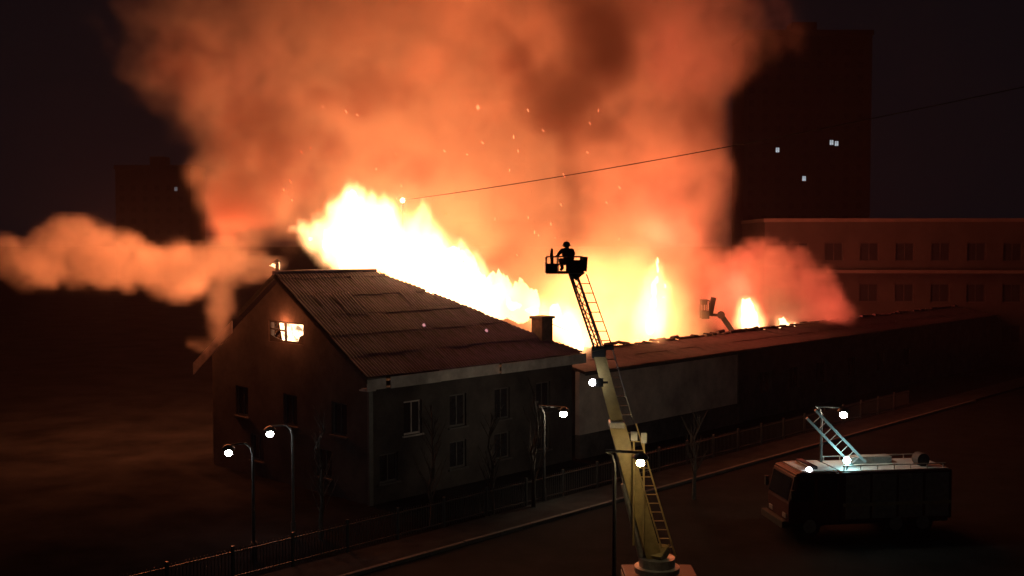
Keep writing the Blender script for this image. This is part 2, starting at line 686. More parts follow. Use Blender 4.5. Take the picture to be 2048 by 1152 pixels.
sheet_me = None
M3 = Matrix((EA, EB, EN)).transposed().to_4x4()
hip_n = Vector((SLOPE, L - RIDGE, 0)).normalized()     # outward normal of the hip in slope coordinates
ncol = int(math.ceil(L / SW))
nrow = int(math.ceil(SLOPE / SH))
for r in range(nrow):
    for c in range(ncol):
        a, b = c * SW, r * SH
        crn = [Vector((a + i * SW, b + j * SH, 0)) for i in (0, 1) for j in (0, 1)]
        dist = [(q - Vector((L, 0, 0))).dot(hip_n) for q in crn]
        if min(dist) > -0.12:
            continue
        jit = Matrix.Translation((random.uniform(-.02, .02), random.uniform(-.05, .05), random.uniform(0, .02)))
        jit = jit @ Matrix.Rotation(random.uniform(-.012, .012), 4, 'Z') @ Matrix.Rotation(random.uniform(-.014, .014), 4, 'X')
        if random.random() < 0.10:
            jit = jit @ Matrix.Rotation(random.uniform(.02, .045), 4, 'X')
        top = b + SH * 1.12
        if max(dist) > -0.25 or top > SLOPE:
            bm = sheet_bm()
            M = Matrix.Translation((a, b, 0))
            bm.transform(M)
            bmesh.ops.bisect_plane(bm, geom=bm.verts[:] + bm.edges[:] + bm.faces[:], plane_co=Vector((L + random.uniform(-.1, .12), 0, 0)), plane_no=hip_n, clear_outer=True)
            bmesh.ops.bisect_plane(bm, geom=bm.verts[:] + bm.edges[:] + bm.faces[:], plane_co=Vector((0, SLOPE + random.uniform(-.12, .06), 0)), plane_no=Vector((0, 1, 0)), clear_outer=True)
            if len(bm.faces) == 0:
                bm.free()
                continue
            bm.transform(M.inverted())
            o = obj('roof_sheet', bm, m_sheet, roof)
        elif sheet_me is None:
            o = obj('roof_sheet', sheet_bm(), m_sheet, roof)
            sheet_me = o.data
        else:
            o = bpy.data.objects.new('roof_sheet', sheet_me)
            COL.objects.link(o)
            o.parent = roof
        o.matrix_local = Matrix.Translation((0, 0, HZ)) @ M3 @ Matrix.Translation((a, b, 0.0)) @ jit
# the burnt-out rear slopes: charred rafters only
for i in range(8):
    s = 0.9 + i * 0.8
    bm = bmesh.new()
    bar(bm, (s, HALF, ZR - .12), (s + random.uniform(-.1, .1), W - random.uniform(0.2, 3.0), HZ + random.uniform(0, .6)), .09, .16)
    obj('rafter', bm, m_char, house)
for i in range(6):
    t = (i + 1) / 7
    s = RIDGE + (L - RIDGE) * t
    w = HALF * (1 - t)
    bm = bmesh.new()
    z = ZR + (HZ - ZR) * t
    bar(bm, (s + .12, w + .25, z - .12), (s + .4, w + .25 + (W - 2 * w) * .35, HZ + (z - HZ) * .5), .09, .16)
    obj('rafter', bm, m_char, house)
obj('attic_floor', B(0.9, L - .5, 0.9, W - .5, HZ - 0.45, HZ - 0.3), m_char, house)
obj('wall', B(0.85, L - .4, W - .85, W - .5, 0, HZ - .3), m_wall, house)
obj('wall', B(L - .75, L - .4, .85, W - .85, 0, HZ - .3), m_wall, house)
# ridge stub left standing over the gable and a bent vent cap
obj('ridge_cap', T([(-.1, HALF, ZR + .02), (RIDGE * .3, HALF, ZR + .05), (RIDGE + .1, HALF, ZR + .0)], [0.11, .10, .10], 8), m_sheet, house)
bm = bmesh.new()
tube(bm, [(0.25, HALF + .15, ZR - .1), (0.25, HALF + .15, ZR + .55)], .09, 10)
lathe(bm, [(.05, 0), (.2, .02), (.03, .16)], 10, (0.25, HALF + .15, ZR + .56))
obj('roof_vent', bm, m_char, house)

# chimney on the hip
t = 0.80
cs, cw = RIDGE + (L - RIDGE) * t, HALF * (1 - t)
czz = ZR + (HZ - ZR) * t
ch = obj('chimney', B(cs - .45, cs + .45, cw - .35, cw + .45, czz - .6, czz + 1.02, bev=0.02), m_brick, house)
obj('chimney_cap', B(cs - .54, cs + .54, cw - .44, cw + .54, czz + 1.02, czz + 1.16, bev=0.02), m_kerb, ch)
obj('flue_pot', T([(cs + .62, cw + .1, czz + .2), (cs + .62, cw + .1, czz + .86)], .13, 10), m_char, ch)
obj('stay_wire', T([(cs + .6, cw + .1, czz + .75), (cs + 2.0, cw - .2, czz + .2)], .012, 5), m_char, ch)

# ------------------------------------------------------------------ low wing along the street
wing = thing('low_wing', 'low street wing with pale rendered wall and lumpy ridge, fire behind its roof', 'building', (HC.x, HC.y, 0), RZ)
WE, WRZ, WRW = 4.95, 5.72, 3.1
m_plaster = mat('pale_plaster', (0.58, 0.47, 0.41), 0.9, var=0.3, scale=0.5, bump=0.4, bscale=4, col2=(0.36, 0.28, 0.25))
m_darkwall = mat('dark_boarding', (0.07, 0.06, 0.06), 0.85, var=0.5, scale=1.2, bump=0.4)
S0, S1, S2 = L + 0.1, 32.2, 84.0
obj('plaster_wall', B(S0, S1, 0.4, 0.7, 1.35, WE - .02), m_plaster, wing)
obj('plinth', B(S0, S1, 0.33, 0.7, 0, 1.348), m_darkwall, wing)
dh = [(u, u + 1.5, 1.6, 3.2) for u in (35, 39, 43, 48, 53, 58)]
obj('boarded_wall', wall_mesh(S1 + .001, S2, 0, WE - .02, dh, fnF, 0.5, 0.8), m_darkwall, wing)
for h in dh:
    window_unit(wing, *h, fnF, 0.6, m_darkwall, m_glass)
obj('pilaster', B(S1 - .25, S1 + .35, 0.3, 0.398, 0, WE - .03), m_darkwall, wing)
obj('rear_wall', B(S0, S2, 5.5, 5.8, 0, WE - .02), m_darkwall, wing)
obj('end_wall', B(S2 - .3, S2, .801, 5.499, 0, WE - .02), m_darkwall, wing)
WSL = math.hypot(WRW, WRZ - WE)
EB2 = Vector((0, WRW, WRZ - WE)).normalized()
EN2 = EA.cross(EB2)
bm = bmesh.new()
fw2 = lambda u, v, t: Vector((0, 0, WE)) + EA * u + EB2 * v + EN2 * t
prism(bm, [(S0, 0), (S2, 0), (S2, WSL), (S0, WSL)], fw2, -0.12, -0.05)
EB3 = Vector((0, -(WRW), WRZ - WE)).normalized()
fw3 = lambda u, v, t: Vector((0, 2 * WRW, WE)) + EA * u + EB3 * v + EB3.cross(EA) * t
prism(bm, [(S0, 0), (S2, 0), (S2, WSL - .06), (S0, WSL - .06)], fw3, -0.12, -0.05)
bmesh.ops.recalc_face_normals(bm, faces=bm.faces[:])
wroof = obj('roof', bm, m_deck, wing)
M4 = Matrix((EA, EB2, EN2)).transposed().to_4x4()
m_sheet2 = mat('old_roof_sheet', (0.05, 0.034, 0.046), 0.8, spec=0.2, var=0.45, scale=1.3, bump=0.4, bscale=12, col2=(0.025, 0.018, 0.024))
bm = sheet_bm()
wsh = None
for r in range(2):
    for c in range(60):
        a, b = S0 + c * SW, r * 1.52
        if a > S2 - 1:
            continue
        if wsh is None:
            bm = sheet_bm()
            o = obj('roof_sheet', bm, m_sheet2, wroof)
            wsh = o.data
        else:
            o = bpy.data.objects.new('roof_sheet', wsh)
            COL.objects.link(o)
            o.parent = wroof
        j = Matrix.Rotation(random.uniform(-.015, .015), 4, 'Z') @ Matrix.Rotation(random.uniform(-.012, .03), 4, 'X')
        o.matrix_local = Matrix.Translation((0, 0, WE)) @ M4 @ Matrix.Translation((a, b, random.uniform(0, .02))) @ j
# ridge tiles, uneven
rt = None
nrt = 86
for i in range(nrt):
    if rt is None:
        bm = bmesh.new()
        n = 8
        A, Bv = [], []
        for k in range(n + 1):
            an = math.pi * k / n
            A.append(bm.verts.new((0, .17 * math.cos(an), .15 * math.sin(an))))
            Bv.append(bm.verts.new((.64, .14 * math.cos(an), .12 * math.sin(an))))
        for k in range(n):
            bm.faces.new((A[k], A[k + 1], Bv[k + 1], Bv[k]))
        bm.faces.new(A)
        bm.faces.new(Bv[::-1])
        bmesh.ops.recalc_face_normals(bm, faces=bm.faces[:])
        o = obj('ridge_tile', bm, m_sheet2, wing)
        rt = o.data
    else:
        o = bpy.data.objects.new('ridge_tile', rt)
        COL.objects.link(o)
        o.parent = wing
    s = S0 + .2 + i * .78
    amp = 1.0 if i < 30 else 0.5
    o.location = (s, WRW, WRZ + .01 + amp * random.uniform(-.06, .11))
    o.rotation_euler = (random.uniform(-.1, .1), random.uniform(-.16, .16) * amp, random.uniform(-.12, .12))
    o.scale = (1.15, 1.0, random.uniform(.8, 1.5))
for i in range(22):
    a = S0 + i * 3.1
    o = obj('fascia_board', B(a, a + 3.08, -.05, -.01, WE - .2 + random.uniform(-.01, .01), WE - .02, bev=.006), m_darkwall, wing)
# ------------------------------------------------------------------ fire
FIRE = (1.0, 0.235, 0.075)
FIRE_R = (1.0, 0.13, 0.068)
FIRE_M = (1.0, 0.195, 0.062)
m_core = flame_mat('flame_core', (1.0, 0.60, 0.28), 5.0)
m_fgas = flamegas_mat('flame_gas', (1.0, 0.44, 0.165), 3.4)
m_fgas2 = flamegas_mat('flame_gas_soft', (1.0, 0.36, 0.11), 0.75)
m_fgas3 = flamegas_mat('flame_gas_red', (1.0, 0.36, 0.13), 2.4)


def flame_core(name, blobs, m, parent, amp=0.5, freq=0.9, tongue=1.0):
    """lumps fused into one ragged body of flame, drawn upward into tongues"""
    bm = bmesh.new()
    for c, r in blobs:
        bmesh.ops.create_icosphere(bm, subdivisions=2, radius=r, matrix=Matrix.Translation(c))
    o = obj(name, bm, m, parent)
    if parent:
        o.matrix_parent_inverse = (Matrix.Translation(parent.location) @ Matrix.Rotation(parent.rotation_euler.z, 4, 'Z')).inverted()
    rm = o.modifiers.new('fuse', 'REMESH')
    rm.mode = 'VOXEL'
    rm.voxel_size = 0.16
    rm.use_smooth_shade = True
    dg = bpy.context.evaluated_depsgraph_get()
    me = bpy.data.meshes.new_from_object(o.evaluated_get(dg))
    o.modifiers.clear()
    o.data = me
    for v in me.vertices:
        p = v.co.copy()
        q = Vector((p.x * freq, p.y * freq, p.z * freq * .38))
        n = mnoise.fractal(q, 1.0, 2.0, 3)
        v.co = p + v.normal * n * amp * .6 + Vector((-.4 * n, 0, 1.0)) * max(0, n) * tongue * max(0, v.normal.z + .3)
    for pl in me.polygons:
        pl.use_smooth = True
    me.materials.clear()
    me.materials.append(m)
    return o


def px_blobs(lst):
    return [(P(x, y, d), r * d / F) for x, y, d, r in lst]


# main body along ridge and hip
base = P(760, 700, 61)
fire = thing('roof_fire', 'white-hot flames pouring along the ridge and hip of the dark roof', 'fire', (base.x, base.y, HZ))
main = [(622, 478, 60, 14), (650, 488, 60.2, 24), (690, 490, 60.5, 40), (716, 455, 60.8, 38), (712, 425, 61, 18), (745, 470, 61, 44),
        (785, 488, 61.3, 46), (830, 500, 61.6, 40), (870, 522, 62, 38), (910, 548, 62, 36), (950, 572, 62.2, 30), (990, 592, 62.3, 26),
        (1030, 612, 62.5, 22), (1065, 625, 62.6, 18), (1112, 632, 63, 24), (1135, 650, 63, 28), (1150, 672, 63, 22), (700, 530, 60.5, 30), (800, 530, 61.3, 34), (870, 560, 62, 30), (1160, 690, 63, 16)]
flame_core('flame', px_blobs([(x, y, d, r * .58) for x, y, d, r in main]), m_core, fire, amp=.7)
gasp = [puff(x, y, d + .6, r * 2.5, r * 2.7, r * 2.0 * d / F, .8) for x, y, d, r in main]  # puffs wider than the flames, so the gas also imitates bloom
rnd_f = random.Random(11)
for i in range(26):
    x, y, d, r = main[rnd_f.randrange(0, 13)]
    hgt = rnd_f.uniform(26, 62)
    gasp.append(puff(x + rnd_f.uniform(-22, 16), y - r * .9 - hgt * .35, d + rnd_f.uniform(-.6, 1.4), rnd_f.uniform(9, 17), hgt, .6, rnd_f.uniform(.8, 1.3)))
for (x, y) in ((596, 466), (580, 462), (606, 446), (640, 425), (655, 410), (640, 395)):
    gasp.append(puff(x, y, 60.3, 26, 13, .6, .9))
gas('flame_gas', gasp, 0.18, m_fgas, warp=(0.45, 1.9, 1.2, 1.0), erode=1.15, nscale=0.8, gain=.8, soft=True, detail=8.0, parent=fire, stretch=(1, 1, .45))
# broad bright fire behind the wing; its gas is widened into a glow halo
base = P(1250, 690, 72)
fire2 = thing('courtyard_fire', 'broad yellow blaze behind the low wing roof beside the ladder', 'fire', (base.x, base.y, 2))
yel = [(1120, 650, 66, 60), (1180, 640, 68, 75), (1240, 650, 70, 85), (1300, 660, 72, 75), (1230, 600, 70, 70), (1290, 600, 72, 50), (1160, 590, 68, 50), (1360, 680, 74, 50), (1080, 600, 65, 45)]
gas('flame_gas', [puff(x, y, d + 6, r * 2.1, r * 2.5, r * 1.8 * d / F, .65) for x, y, d, r in yel], 0.4, m_fgas2, warp=(0.25, 2.0, .7, .8), erode=0.45, nscale=0.4, gain=.9, soft=True, parent=fire2, stretch=(1, 1, .5))
tall = [(1300, 660, 71, 20), (1303, 632, 71, 19), (1306, 608, 71, 18), (1308, 584, 71, 15), (1312, 562, 71, 12), (1315, 542, 71, 9), (1317, 524, 71, 6), (1332, 575, 71, 7), (1328, 595, 71, 9)]
m_core2 = flame_mat('flame_core_soft', (1.0, 0.60, 0.28), 5.0)
flame_core('flame', px_blobs([(x, y, d, r * .5) for x, y, d, r in tall]), m_core2, fire2, amp=.2)
gas('flame_gas', [puff(x, y, d + .3, r * 2.4, r * 2.6, r * 2 * d / F, 1.0) for x, y, d, r in tall], 0.25, m_fgas3, warp=(0.5, 1.2, 1.3, .5), erode=0.6, nscale=0.9, gain=1.2, parent=fire2, stretch=(1, 1, .4))
# separate flames further along
base = P(1497, 668, 82)
fire3 = thing('tall_flame', 'tall white flame standing above the right part of the wing roof', 'fire', (base.x, base.y, 4))
b3 = [(1499, 660, 82, 20), (1498, 640, 82, 19), (1495, 620, 82, 14), (1492, 606, 82, 8), (1512, 655, 82, 10)]
flame_core('flame', px_blobs(b3), m_core, fire3, amp=.4)
gas('flame_gas', [puff(x, y, d + .3, r * 2.0, r * 2.2, r * 2 * d / F, 1.0) for x, y, d, r in b3], 0.25, m_fgas3, warp=(0.5, 1.2, 1.3, .5), erode=0.6, nscale=0.9, gain=1.3, parent=fire3, stretch=(1, 1, .4))
base = P(1570, 662, 86)
fire4 = thing('small_flame', 'small low flame at the far right end of the burning wing roof', 'fire', (base.x, base.y, 4))
b4 = [(1568, 655, 86, 10), (1563, 640, 86, 6), (1590, 650, 86, 6), (1575, 658, 86, 10)]
flame_core('flame', px_blobs(b4), m_core2, fire4, amp=.3)
gas('flame_gas', [puff(x, y, d + .3, r * 2.4, r * 2.6, r * 2.4 * d / F, 1.0) for x, y, d, r in b4], 0.25, m_fgas3, warp=(0.5, 1.2, 1.3, .5), erode=0.55, nscale=0.9, gain=1.3, parent=fire4, stretch=(1, 1, .4))
# fire in the attic window
w0, w1, z0, z1 = EMB['win']
c = street_pt(1.6, (w0 + w1) / 2)
fire5 = thing('window_fire', 'flames filling the attic window of the dark gable', 'fire', (c.x, c.y, HZ - .3))
bl = []
for i in range(6):
    p = street_pt(1.5 + .2 * (i % 2), w0 + (w1 - w0) * (i + .5) / 6)
    p.z = z0 + .45 + .25 * (i % 3)
    bl.append((p, .55))
    bl.append((p - Vector((0, 0, .5)), .5))
    bl.append((p + Vector((0, 0, .7)), .45))
m_core3 = glow_mat('window_flame', (1.0, 0.58, 0.32), 4.5, var=0.85, scale=2.2)
flame_core('flame', bl, m_core3, fire5, amp=.35)

# firelight: lamps for the flames; those standing off in the smoke are added fill
lamp('firelight_and_fill', P(720, 420, 62), FIRE, 1800, 1.2, fire)
lamp('firelight_and_fill', P(830, 460, 64.5), FIRE, 2600, 1.2, fire)
lamp('firelight_and_fill', P(970, 520, 67), FIRE, 2600, 1.2, fire)
lamp('firelight_and_fill', P(1240, 615, 79), FIRE, 9000, 2.0, fire2)
lamp('firelight_and_fill', P(1320, 480, 78), FIRE_R, 4500, 1.5, fire2)
lamp('firelight_and_fill', P(1480, 580, 92), FIRE_R, 4200, .6, fire3)
lamp('firelight_and_fill', P(1600, 620, 92), FIRE_R, 4200, .6, fire4)
# unseen flames and lamps added deep in the smoke to light its upper part
fill_parent = fire2
flame_core('flame', px_blobs([(880, 600, 84, 40), (930, 590, 84, 50), (990, 600, 84, 44), (1040, 610, 84, 40), (930, 550, 84, 30)]), m_core, fill_parent, amp=.6)
for (x, y, d, c, pw) in ((700, 250, 75, FIRE_M, 700), (870, 150, 83, FIRE_M, 5400), (960, 280, 83, FIRE_M, 5200), (930, 10, 84, FIRE_M, 5000), (1330, 330, 84, FIRE_M, 2800), (1370, 120, 86, FIRE_R, 2000), (520, 200, 72, FIRE_R, 250)):
    lamp('firelight_and_fill', P(x, y, d), c, pw, 2.0, fill_parent)
# flame jet at the gable top; lamps added behind the plume light it
flame_core('flame', px_blobs([(556, 534, 56.5, 6), (548, 531, 56.5, 7), (540, 530, 56.4, 5)]), m_core, fire, amp=.15)
lamp('firelight_and_fill', P(480, 505, 60), FIRE, 2200, .4, fire)
lamp('firelight_and_fill', P(370, 505, 63.5), FIRE, 4500, .4, fire)
lamp('firelight_and_fill', P(210, 490, 66), FIRE, 5500, .4, fire)
wp = street_pt(0.1, (w0 + w1) / 2)
wp.z = z1 - .1
lamp('firelight_and_fill', wp, FIRE, 200, .3, fire5)

# ------------------------------------------------------------------ smoke
m_smoke = smoke_mat('lit_smoke', (0.88, 0.80, 0.72), 0.13)
m_soot = smoke_mat('soot_smoke', (0.32, 0.13, 0.11), 0.36)
m_plume = smoke_mat('plume_smoke', (0.88, 0.80, 0.72), 0.5)
big = []
for (x, y, d, rx, ry, rd, w) in [
        (640, 330, 67, 240, 260, 9, .62), (820, 250, 70, 330, 330, 11, 1.0), (1000, 420, 72, 330, 330, 11, 1.0),
        (900, 60, 74, 420, 300, 12, 1.0), (560, 120, 71, 330, 300, 10, .62), (1300, 420, 76, 210, 330, 9, 1.0),
        (1340, 180, 78, 210, 330, 10, .95), (1420, -20, 80, 300, 260, 10, .85), (1200, 600, 72, 260, 200, 9, .9),
        (1420, 600, 93, 190, 160, 6, 1.0), (1560, 610, 86, 130, 80, 5, .9), (1060, 140, 76, 260, 300, 10, .8),
        (500, 380, 65, 190, 200, 6, .36), (350, 150, 70, 200, 260, 8, .36), (760, -100, 74, 500, 260, 12, .8), (1150, -120, 76, 450, 220, 12, .8)]:
    big.append(puff(x, y, d, rx, ry, rd, w))
s = gas('smoke', big, 0.42, m_smoke, warp=(0.06, 5.0, 0.25, 3.0), erode=1.1, nscale=0.13, gain=1.9, mottle=.9)
tag(s, 'huge bank of orange firelit smoke rising over the burning roofs', 'smoke', kind='stuff')
red = []
for (x, y, d, rx, ry, rd, w) in [(1480, 600, 89, 80, 110, 4, .9), (1550, 590, 86, 80, 90, 3.5, 1.0), (1620, 600, 87, 85, 72, 3.2, 1.1), (1665, 618, 88, 60, 45, 2.4, 1.1), (1575, 560, 87, 75, 75, 3, 1.0), (1510, 530, 90, 70, 80, 3, .8), (1400, 590, 90, 90, 130, 4, .6), (1540, 530, 86, 50, 50, 2.5, .7)]:
    red.append(puff(x, y, d, rx, ry, rd, w))
s = gas('smoke', red, 0.35, smoke_mat('red_smoke', (0.86, 0.74, 0.70), 0.5), warp=(0.15, 2.6, 0.45, 2.2), erode=0.85, nscale=0.35, gain=1.8, mottle=.8, mscale=.6)
tag(s, 'dense red lit smoke rolling over the right end of the wing roof', 'smoke', kind='stuff')
dark = []
for (x, y, d, rx, ry, rd, w) in [(1150, 240, 58, 90, 90, 2.5, 1.0), (1190, 120, 59, 110, 120, 3, 1.0), (1090, 200, 58, 95, 80, 2.4, .95), (1040, 140, 59, 80, 70, 2.2, .7), (1230, 260, 58, 60, 60, 2, .7),
                                 (1140, 350, 57.5, 40, 90, 1.5, .8), (1145, 440, 57, 26, 70, 1.2, .7), (1210, 0, 60, 160, 110, 3, .9)]:
    dark.append(puff(x, y, d, rx, ry, rd, w))
s = gas('dark_smoke', dark, 0.3, m_soot, warp=(0.15, 2.2, 0.5, 1.0), erode=0.6, nscale=0.3, gain=1.3)
tag(s, 'dark sooty column of smoke drifting in front of the lit bank above the ladder', 'smoke', kind='stuff')
veil = []
for (x, y, d, rx, ry, rd, w) in [(600, 240, 59, 170, 90, 3, .9), (840, 330, 60, 130, 70, 2.5, .8), (700, 170, 60, 180, 80, 3, .9), (1400, 260, 63, 90, 190, 3, .9), (500, 330, 58, 150, 150, 3, 1.1), (440, 420, 58, 130, 90, 3, .9), (600, 330, 59, 120, 90, 2.5, .9), (1000, 80, 61, 200, 90, 3, .8), (420, 120, 60, 180, 140, 3, .7), (1270, 330, 62, 110, 60, 2, .7)]:
    veil.append(puff(x, y, d, rx, ry, rd, w))
s = gas('dark_smoke', veil, 0.35, smoke_mat('soot_veil', (0.40, 0.22, 0.20), 0.42), warp=(0.12, 3.0, 0.4, 1.8), erode=1.15, nscale=0.22, gain=2.0, mottle=.7, mscale=.5)
tag(s, 'thin sooty veils of smoke streaked across the upper part of the lit bank', 'smoke', kind='stuff')
pl = []
for (x, y, d, rx, ry, rd, w) in [(550, 535, 55.5, 30, 24, 1.0, .9), (500, 540, 55.3, 60, 50, 1.6, 1.0), (425, 530, 56.5, 85, 70, 2.4, 1.1), (350, 548, 58, 90, 80, 2.6, 1.1),
                                 (250, 525, 59, 100, 80, 2.6, .95), (150, 505, 59.5, 100, 95, 2.8, .95), (50, 520, 60, 90, 75, 2.6, .75), (450, 600, 55.5, 45, 60, 1.3, .9), (435, 650, 56, 28, 50, 1.0, .7), (400, 690, 56.5, 40, 30, .9, .6)]:
    pl.append(puff(x, y, d, rx, ry, rd, w))
s = gas('smoke_plume', pl, 0.25, m_plume, warp=(0.2, 1.6, 0.6, 1.0), erode=0.75, nscale=0.4, gain=1.8, mottle=.6, mscale=.7)
tag(s, 'orange plume of smoke streaming left from the gable top', 'smoke', kind='stuff')
# ------------------------------------------------------------------ buildings further off
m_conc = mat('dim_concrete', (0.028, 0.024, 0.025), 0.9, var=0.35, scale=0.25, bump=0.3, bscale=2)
m_cope = mat('pale_coping', (0.08, 0.07, 0.07), 0.8, var=0.2, scale=0.6)
a = P(1530, 437, 108)
bl = thing('flat_roofed_block', 'dim flat-roofed block with pale parapet behind the smoke at the right', 'building', (a.x, a.y, 0), math.radians(-4))
BH = a.z
hs = []
for r in range(3):
    for c in range(9):
        hs.append((2.4 + c * 3.4, 4.2 + c * 3.4, 2.2 + r * 4.0, 4.0 + r * 4.0))
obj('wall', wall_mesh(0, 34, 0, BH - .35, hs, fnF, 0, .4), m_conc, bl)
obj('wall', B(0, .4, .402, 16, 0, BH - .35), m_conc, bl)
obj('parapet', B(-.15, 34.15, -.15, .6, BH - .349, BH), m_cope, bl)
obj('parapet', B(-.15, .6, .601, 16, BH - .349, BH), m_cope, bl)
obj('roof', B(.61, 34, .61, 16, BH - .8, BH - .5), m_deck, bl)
for h in hs:
    window_unit(bl, *h, fnF, .15, m_conc, m_glass, sill=False)
obj('canopy', B(6.0, 34, -1.5, -.003, BH - 5.3, BH - 5.0), m_cope, bl)

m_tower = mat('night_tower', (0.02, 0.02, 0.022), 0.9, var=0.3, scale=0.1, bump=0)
m_litwin = glow_mat('lit_window', (0.80, 0.90, 1.0), 0.45, var=.3, scale=.8)
m_litdim = glow_mat('dim_lit_window', (0.9, 0.9, 1.0), 0.10, var=.3, scale=.8)


def tower(x0, x1, ytop, d, lit, label):
    a, b = P(x0, ytop, d), P(x1, ytop, d)
    w, h = b.x - a.x, a.z
    t = thing('tower_block', label, 'building', (a.x, d, 0), 0, 'dark tower blocks on the skyline')
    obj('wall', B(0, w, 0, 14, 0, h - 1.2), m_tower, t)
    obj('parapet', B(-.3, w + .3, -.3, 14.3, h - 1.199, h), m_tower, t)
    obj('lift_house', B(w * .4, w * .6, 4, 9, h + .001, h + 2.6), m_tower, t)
    me = None
    fl, nc = 3.0, int(w / 3.2)
    lits = []
    for (px, py, m) in lit:
        q = P(px, py, d)
        lits.append((q.x - a.x, q.z, m))
        bm = bmesh.new()
        box(bm, -.42, .42, -.06, -.02, -.55, .55)
        o = obj('window', bm, m, t, loc=(q.x - a.x, 0, q.z))
        tag(o, 'lit window')
        f = bmesh.new()
        for e in ((-.5, -.42, -.63, .63), (.42, .5, -.63, .63), (-.03, .03, -.55, .55), (-.42, .42, .55, .63), (-.42, .42, -.63, -.55)):
            box(f, e[0], e[1], -.1, -.0, e[2], e[3])
        obj('frame', f, m_tower, o)
    k = int((h - 3) / fl)
    for r in range(max(0, k - 14), k):
        for c in range(nc):
            x, z = 1.7 + c * 3.2, 2 + r * fl
            if any(abs(x - q[0]) < 1.6 and abs(z - q[1]) < 1.7 for q in lits):
                continue
            if me is None:
                o = obj('window', B(-.62, .62, -.05, -.01, -.7, .7), m_glass, t)
                me = o.data
            else:
                o = bpy.data.objects.new('window', me)
                COL.objects.link(o)
                o.parent = t
            o.location = (x, 0, z)


tower(1490, 1745, 60, 260, [(1555, 300, m_litwin), (1608, 357, m_litwin), (1663, 285, m_litwin), (1673, 287, m_litwin)], 'dark tower block with three lit windows at upper right of the smoke')
tower(230, 380, 330, 300, [(352, 378, m_litdim)], 'dark tower block with one dim lit window left of the smoke')

# ------------------------------------------------------------------ lamps
m_post = mat('lamp_post_steel', (0.10, 0.10, 0.10), 0.5, metal=0.6, scale=6)


def street_lamp(px, py, d, col, strength, label, r=0.19, arm=0.9):
    q = P(px, py, d)
    t = thing('street_lamp', label, 'street lamp', (q.x + arm, d + .15, 0), 0, 'lit street lamps')
    obj('base', T([(0, 0, 0), (0, 0, .7)], [.11, .10], 10), m_post, t)
    obj('post', T([(0, 0, .7), (0, 0, q.z - .1), (-.08, 0, q.z + .2), (-.28, -.04, q.z + .36), (-arm + .1, -.13, q.z + .32)], [.075, .055, .05, .045, .04], 8), m_post, t)
    bm = bmesh.new()
    lathe(bm, [(.05, .34), (.16, .29), (.25, .2), (.26, .15), (.2, .148)], 14, (-arm, -.15, q.z))
    hd = obj('lamp_head', bm, m_post, t, smooth=True)
    bm = bmesh.new()
    bmesh.ops.create_uvsphere(bm, u_segments=14, v_segments=8, radius=r, matrix=Matrix.Translation((-arm, -.15, q.z)) @ Matrix.Diagonal((1.08, 1, .9, 1)))
    obj('globe', bm, glow_mat('lamp_%d_%d' % (px, py), col, strength, sample='AUTO'), hd, smooth=True)
    return t


street_lamp(457, 906, 42, (1, .98, .95), 60, 'white street lamp, lowest at the left below the dark gable', r=.13)
street_lamp(540, 868, 45, (1, 1, .96), 60, 'white street lamp below the burning attic window', r=.14)
street_lamp(1127, 828, 51, (1, .82, .56), 190, 'warm street lamp in front of the house left of the ladder boom', r=.16, arm=-.9)
street_lamp(1281, 926, 34.0, (1, .74, .36), 130, 'warm yellow street lamp just right of the foot of the ladder boom', r=.12, arm=-.8)
street_lamp(1687, 830, 47, (1, .88, .66), 220, 'warm white street lamp above the fire engine at the right', r=.15, arm=-.9)

# lighting mast behind the flames, with its cable
q = P(806, 401, 67)
t = thing('lighting_mast', 'tall mast with a small bright lamp standing in the glare behind the roof fire', 'lamp mast', (q.x, 67, 0))
obj('pole', T([(0, 0, 0), (0, 0, q.z - .2)], [.12, .06], 8), m_post, t)
bm = bmesh.new()
bmesh.ops.create_uvsphere(bm, u_segments=12, v_segments=8, radius=.13, matrix=Matrix.Translation((0, -.2, q.z)))
obj('lamp', bm, glow_mat('mast_lamp', (1, .85, .5), 30), t, smooth=True)
pts = []
A, Bq = q + Vector((.2, 0, .05)), P(2250, 130, 40)
for i in range(25):
    k = i / 24
    v = A.lerp(Bq, k)
    v.z -= 4 * .35 * k * (1 - k)
    pts.append(v)
tag(obj('overhead_cable', T(pts, .022, 6), m_char), 'thin dark cable running up right from the bright mast lamp across the smoke', 'cable')

# ------------------------------------------------------------------ ladder engines
m_red = mat('engine_red', (0.05, 0.007, 0.007), 0.55, spec=.3, var=0.2, scale=1.5, bump=0.04)
m_white = mat('engine_white', (0.4, 0.4, 0.4), 0.4, var=0.15, scale=1.5, bump=0.04)
m_steel = mat('galvanised_steel', (0.34, 0.33, 0.31), 0.45, metal=0.5, var=0.3, scale=5)
m_boom = mat('boom_paint', (0.36, 0.27, 0.11), 0.5, var=0.3, scale=2.5)
m_black = mat('black_rubber', (0.015, 0.015, 0.015), 0.8, scale=5)
m_kit = mat('firefighter_kit', (0.045, 0.04, 0.06), 0.85, var=0.4, scale=8)
m_helm = mat('helmet_shell', (0.20, 0.12, 0.12), 0.3, scale=6)
m_skin = mat('skin', (0.35, 0.2, 0.15), 0.6, scale=8)


